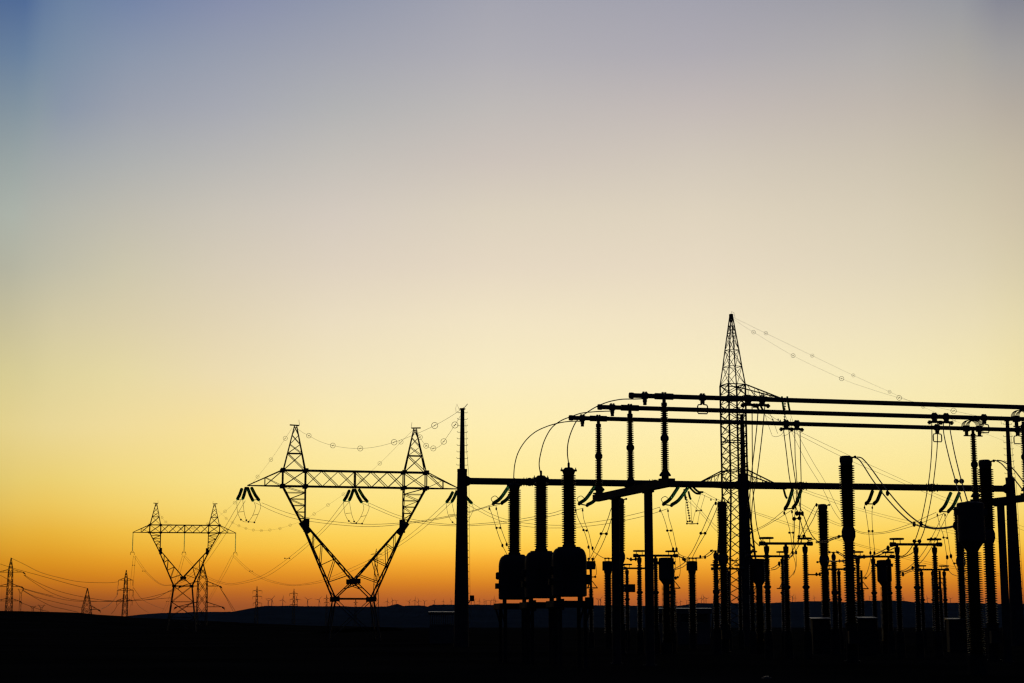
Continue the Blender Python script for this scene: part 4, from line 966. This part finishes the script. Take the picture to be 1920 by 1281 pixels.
# droppers from the busbars
G7 = 'droppers from the busbar tee clamps'
e = along(S[0], U, 1416).y
line('busbar_dropper', 'three long droppers from the topmost busbar tees down past the middle gantry pole', 'dropper', [([(1410, 763), (1410.5, 850), (1411, 905), (1412.5, 930), (1418, 980), (1424, 1006), (1432, 1023)], e, 96),
      ([(1422, 762), (1418, 810), (1410, 880), (1406, 925), (1400, 960)], e, 88), ([(1434, 762), (1430, 805), (1421, 880), (1411, 940), (1409, 985), (1412, 1010), (1424, 1024)], e, 96)], .021, group=G7)
e = along(S[2], U, 1484).y
line('busbar_dropper', 'four long droppers from the lowest busbar tees down through the gantry strings', 'dropper', [([(1469, 806), (1474, 845), (1481, 900), (1492, 950), (1497, 963), (1512, 1010), (1527, 1011)], e, 95), ([(1479, 806), (1484, 850), (1492, 905), (1500, 950), (1505, 962), (1520, 1000), (1536, 1018), (1548, 1030)], e, 95),
      ([(1490, 806), (1491, 860), (1494, 910), (1490, 970), (1489, 1000), (1486, 1036)], e, 120), ([(1500, 806), (1501, 860), (1502, 910), (1500, 965), (1498, 1005), (1497, 1018)], e, 96)], .021, [(1494.5, 963, 1499, 963, 90), (1489, 973, 1499, 972, 92)], group=G7, knobs=((1494, 963, 88, .1), (1504.5, 963, 88, .1)))
e = along(S[1], U, 1763).y
line('busbar_dropper', 'four droppers from the middle busbar tees to the clear gap disconnector and bucket head', 'dropper', [([(1747, 794), (1747, 840), (1743, 890), (1735, 940), (1725, 985), (1714, 1017), (1700, 1038), (1684, 1046)], e, 97), ([(1758, 794), (1757, 840), (1752, 890), (1745, 940), (1734, 990), (1724, 1016), (1712, 1036), (1690, 1046)], e, 97),
      ([(1769, 794), (1770, 815), (1780, 860), (1792, 903), (1803, 940)], e, 64), ([(1780, 794), (1783, 815), (1791, 855), (1803, 903), (1814, 940)], e, 64)], .021, [(1714.5, 1015, 1724, 1015, 96), (1793, 902.5, 1803, 902.5, 72)], group=G7)
pair('twin lead climbing from the low gap behind the disconnector to the gantry strings', [(1769, 962), (1758, 986), (1746, 1010), (1735, 1030), (1722, 1048), (1712, 1057), (1698, 1068), (1685, 1071)], [(1779, 960), (1764, 990), (1754, 1012), (1740, 1037), (1724, 1057), (1705, 1070), (1685, 1074)], 156, 118, .02, [(1746, 1010, 1753.5, 1010, 138)], G5)
pair('looping twin lead from the box-headed column to the arrester behind the bucket head', [(1265, 1033), (1266, 1050), (1266, 1066), (1263, 1080), (1260, 1084)], [(1272, 1036), (1275, 1055), (1275, 1075), (1271, 1084), (1266, 1084)], 146, 145, .018, [], G5, knobs=((1267, 1084, 145, .12),))
pair('looping twin lead from the terminal box down to the thin arrester', [(1104, 1060), (1106, 1075), (1104, 1084)], [(1112, 1042), (1117, 1060), (1118, 1076), (1113, 1083)], 144, 144, .018, [], G5)
# lines between the distant towers
G8 = 'far sagging conductors between the distant towers'
def far_line(label, pts, D0, D1, r=.068): line('distant_conductor', label, 'power line', [(pts, D0, D1)], r, group=G8)
far_line('faint conductor from the edge tower top, dipping between the short pointed and slim towers', [(20, 1046), (45, 1058), (75, 1073), (110, 1083), (150, 1091), (200, 1093), (222, 1091)], 720, 820)
far_line('faint conductor coming down to the tip of the short pointed tower', [(-5, 1056), (30, 1067), (70, 1078), (95, 1085), (130, 1095), (163, 1103)], 740, 700)
far_line('faint conductor from the upper edge tower arm to the slim tower, the upper of two', [(45, 1078), (70, 1092), (100, 1105), (130, 1114), (170, 1122), (200, 1126), (235, 1127), (280, 1120), (330, 1106)], 720, 700)
far_line('faint conductor from the upper edge tower arm, crossing just under its twin', [(45, 1079), (65, 1093), (95, 1111), (130, 1123), (170, 1127), (220, 1128), (260, 1126), (320, 1121)], 720, 700)
far_line('faint conductor from the middle edge tower arm down to the short pointed tower', [(42, 1104), (70, 1112), (100, 1120), (130, 1126), (160, 1128), (215, 1127)], 720, 800)
far_line('faint conductor from the middle edge tower arm to the dark rise near the pointed tower', [(42, 1106), (66, 1119), (100, 1128), (140, 1137), (172, 1143)], 720, 700)
far_line('faint conductor running from the middle edge tower arm to the rise crest', [(42, 1107), (66, 1121), (95, 1136), (120, 1142), (146, 1148)], 720, 660)
far_line('faint conductor from the lowest edge tower arm over the two tiny Y towers', [(39, 1130), (58, 1137), (75, 1143), (92, 1147)], 720, 660)
far_line('faint conductor from the short pointed tower arm up to the slim tower lower string', [(190, 1142), (205, 1134), (220, 1115), (221, 1098)], 700, 820)
far_line('faint conductor rising from behind the slim tower to the stout tower upper arm', [(250, 1127), (290, 1122), (320, 1107), (345, 1100)], 820, 560)
far_line('faint conductor from the slim tower lower arm over the low ridge start', [(248, 1116), (262, 1138), (280, 1150)], 820, 1500)
far_line('faint conductor from the slim tower middle arm sinking to the ridge start', [(250, 1102), (268, 1125), (290, 1136), (308, 1142)], 820, 1500)
far_line('faint conductor from the stout tower upper tip down to the ridge shoulder', [(413, 1103), (425, 1123), (438, 1148)], 560, 900)
far_line('second faint conductor from the stout tower upper tip, just beside its twin', [(415, 1106), (428, 1125), (443, 1149)], 560, 900)
far_line('faint conductor from the picture edge rising behind the edge tower foot', [(-5, 1076), (12, 1085), (30, 1098), (60, 1108), (100, 1118)], 740, 700)
far_line('faint conductor from the low ground by the slim tower to the big gap beyond', [(208, 1152), (215, 1144), (222, 1133), (240, 1120)], 820, 820)

# ------------------------------------------------------------------ sky and light
def lin(c): return tuple((v / 255 / 12.92) if v / 255 <= .04045 else ((v / 255 + .055) / 1.055) ** 2.4 for v in c)
SUN_AZ = 3.5
sun = bpy.data.lights.new('sun', 'SUN'); sun.energy = .04; sun.angle = RAD(3); sun.color = (1, .6, .3)
so = bpy.data.objects.new('sun', sun); C.objects.link(so)
so.rotation_euler = (RAD(90 - 1.0), 0, RAD(180 - SUN_AZ)); so.location = (0, 0, 60)
world = bpy.data.worlds.new('World'); bpy.context.scene.world = world; world.use_nodes = True
nt = world.node_tree; N = nt.nodes; LK = nt.links
for nn in list(N): N.remove(nn)
tc = N.new('ShaderNodeTexCoord'); sx = N.new('ShaderNodeSeparateXYZ'); LK.new(tc.outputs['Generated'], sx.inputs[0])
def mth(op, a, b=None):
    m = N.new('ShaderNodeMath'); m.operation = op
    for i, v in enumerate((a, b)):
        if v is None: continue
        if isinstance(v, (int, float)): m.inputs[i].default_value = v
        else: LK.new(v, m.inputs[i])
    return m.outputs[0]
el = mth('MULTIPLY', mth('ARCSINE', sx.outputs['Z']), 180 / math.pi)
az = mth('MULTIPLY', mth('ARCTAN2', sx.outputs['X'], sx.outputs['Y']), 180 / math.pi)
ELM = 60.0
elf = mth('DIVIDE', mth('MAXIMUM', el, 0.0), ELM)
def angles(x, y):
    p = P(x, y, 1000.0); d = Vector((p.x, p.y, p.z - CZ)).normalized()
    return math.degrees(math.atan2(d.x, d.y)), math.degrees(math.asin(d.z))
YS = (0, 100, 200, 300, 400, 500, 600, 700, 800)
YL = (900, 950, 1000, 1025, 1050, 1075, 1100, 1120, 1138)            # the glow towards the horizon, at the sunset and well beside it
GLOW_C = [(254, 232, 150), (254, 227, 130), (254, 214, 93), (253, 203, 75), (249, 178, 52), (233, 152, 38), (210, 122, 31), (188, 101, 38), (168, 88, 42)]
GLOW_L = [(236, 208, 114), (237, 198, 90), (233, 178, 56), (228, 165, 44), (221, 149, 31), (209, 130, 23), (190, 108, 23), (160, 86, 27), (132, 70, 31)]
GLOW_W = {4: (0, .955), 40: (0, .975), 90: (0, .99), 215: (.25, 1), 400: (.58, 1), 615: (.85, 1), 920: (1, 1), 1315: (1, 1), 1675: (.86, 1), 1840: (.74, 1), 1916: (.62, 1)}
SKY = [
 (4, [(80, 106, 149), (103, 126, 156), (128, 144, 158), (151, 161, 162), (169, 175, 167), (180, 179, 160), (198, 190, 154), (215, 203, 147), (227, 208, 139)]),
 (40, [(97, 120, 156), (114, 134, 160), (134, 148, 161), (156, 163, 165), (173, 175, 167), (186, 184, 164), (203, 194, 158), (216, 204, 150), (229, 210, 143)]),
 (90, [(107, 128, 160), (122, 139, 163), (136, 147, 166), (160, 165, 168), (178, 178, 169), (192, 188, 167), (210, 200, 163), (222, 209, 155), (232, 213, 148)]),
 (215, [(115, 131, 165), (136, 147, 169), (152, 157, 171), (170, 172, 173), (188, 184, 173), (204, 197, 172), (217, 205, 169), (229, 215, 162), (239, 218, 153)]),
 (400, [(132, 140, 169), (148, 154, 172), (163, 165, 176), (181, 179, 178), (199, 192, 181), (214, 203, 182), (225, 211, 179), (236, 219, 175), (246, 223, 155)]),
 (615, [(143, 149, 170), (159, 161, 174), (174, 174, 177), (192, 187, 182), (208, 198, 188), (222, 209, 190), (234, 220, 191), (242, 227, 186), (250, 232, 172)]),
 (920, [(161, 161, 174), (172, 170, 178), (187, 182, 181), (201, 191, 184), (216, 205, 188), (229, 215, 193), (241, 227, 195), (248, 234, 192), (253, 236, 176)]),
 (1315, [(160, 159, 172), (172, 168, 176), (191, 182, 180), (206, 196, 184), (219, 207, 188), (231, 217, 193), (241, 227, 194), (249, 235, 191), (253, 236, 176)]),
 (1675, [(156, 155, 163), (174, 170, 170), (189, 180, 172), (202, 192, 176), (213, 202, 181), (225, 213, 186), (236, 223, 188), (245, 232, 185), (250, 234, 171)]),
 (1840, [(150, 151, 158), (168, 164, 160), (184, 175, 165), (196, 187, 168), (208, 197, 173), (221, 209, 179), (233, 220, 181), (243, 229, 178), (247, 231, 168)]),
 (1916, [(134, 135, 147), (160, 157, 157), (178, 169, 159), (194, 183, 164), (204, 192, 168), (217, 205, 172), (230, 217, 174), (240, 225, 170), (243, 227, 163)]),
]
def ramp(stops):
    r = N.new('ShaderNodeValToRGB'); r.color_ramp.interpolation = 'LINEAR'; els = r.color_ramp.elements
    stops = sorted(stops)
    while len(els) < len(stops): els.new(.5)
    for e_, (p_, c_) in zip(els, stops): e_.position = p_; e_.color = (*c_, 1)
    LK.new(elf, r.inputs['Fac']); return r.outputs['Color']
ZEN = (.004, .008, .022)
cols = []
def dim(c, k, tint=(1, 1, 1)): return tuple(a * k * b for a, b in zip(c, tint))
for x, cs in SKY:
    st = []
    wt, kk = GLOW_W[x]
    rows = list(zip(YS, cs)) + [(y, [(a_ * (1 - wt) + b_ * wt) * kk for a_, b_ in zip(l_, c_)]) for y, l_, c_ in zip(YL, GLOW_L, GLOW_C)]
    for y, c in rows:
        e_ = angles(x, y)[1]; tr_ = math.exp(-HAZE * min(22000, 425 / math.sin(RAD(max(e_, .2)))))    # what the evening air takes away again
        st.append((e_ / ELM, dim(lin(c), (1.035 if y < 450 else 1) / tr_, (1, 1, .98 if y < 450 else 1))))
    top = lin(cs[0])
    st += [(27 / ELM, dim(top, .45, (.8, .9, 1.1))), (38 / ELM, dim(top, .14, (.7, .85, 1.2))), (1.0, ZEN), (0.0, dim(lin(rows[-1][1]), .9))]
    cols.append((angles(x, 900)[0], ramp(st)))
def side(k, tint):
    return ramp([(0, dim((.30, .12, .04), k, tint)), (4 / ELM, dim((.55, .28, .08), k, tint)), (9 / ELM, dim((.5, .4, .25), k, tint)), (20 / ELM, dim((.18, .2, .28), k, tint)), (35 / ELM, dim((.03, .04, .08), k, tint)), (1, ZEN)])
back = ramp([(0, (.003, .005, .013)), (.3, (.003, .005, .014)), (1, ZEN)])
allc = [(-120, back), (-58, side(.03, (.6, .9, 1.5))), (-32, side(.3, (.9, .95, 1.1)))] + cols + [(34, side(.3, (.9, .95, 1.1))), (60, side(.03, (.6, .9, 1.5))), (122, back)]
cur = allc[0][1]
for (a0, _), (a1, c1) in zip(allc, allc[1:]):
    mr = N.new('ShaderNodeMapRange'); mr.clamp = True; LK.new(az, mr.inputs['Value'])
    mr.inputs['From Min'].default_value = a0; mr.inputs['From Max'].default_value = a1
    mxn = N.new('ShaderNodeMix'); mxn.data_type = 'RGBA'; mxn.clamp_factor = True
    LK.new(mr.outputs['Result'], mxn.inputs['Factor']); LK.new(cur, mxn.inputs[6]); LK.new(c1, mxn.inputs[7]); cur = mxn.outputs[2]
bg = N.new('ShaderNodeBackground'); LK.new(cur, bg.inputs['Color']); bg.inputs['Strength'].default_value = 1.0
nish = N.new('ShaderNodeTexSky'); nish.sky_type = 'NISHITA'; nish.sun_disc = False
nish.sun_elevation = RAD(-4); nish.sun_rotation = RAD(SUN_AZ); nish.air_density = 1; nish.dust_density = 1.5
bg2 = N.new('ShaderNodeBackground'); LK.new(nish.outputs[0], bg2.inputs['Color']); bg2.inputs['Strength'].default_value = .05
ad = N.new('ShaderNodeAddShader'); LK.new(bg.outputs[0], ad.inputs[0]); LK.new(bg2.outputs[0], ad.inputs[1])
out = N.new('ShaderNodeOutputWorld'); LK.new(ad.outputs[0], out.inputs['Surface'])

hz = bpy.data.materials.new('evening_air'); hz.use_nodes = True; hn = hz.node_tree
for nn in list(hn.nodes):
    if nn.type == 'BSDF_PRINCIPLED': hn.nodes.remove(nn)
pv = hn.nodes.new('ShaderNodeVolumePrincipled'); pv.inputs['Color'].default_value = (.25, .5, 1.0, 1); pv.inputs['Density'].default_value = HAZE; pv.inputs['Anisotropy'].default_value = 0
hn.links.new(pv.outputs[0], hn.nodes['Material Output'].inputs['Volume'])
if HAZE:
    tag(MB().box(Vector((0, 10900, 210)), 30000, 22200, 430).build('haze', hz, None, Vector((0, 10900, 210))), None, None, kind='stuff')
sc = bpy.context.scene
sc.view_settings.view_transform = 'Standard'; sc.view_settings.look = 'None'; sc.view_settings.exposure = 0; sc.view_settings.gamma = 1
sc.render.engine = 'CYCLES'; sc.cycles.max_bounces = 4; sc.cycles.filter_width = 1.3
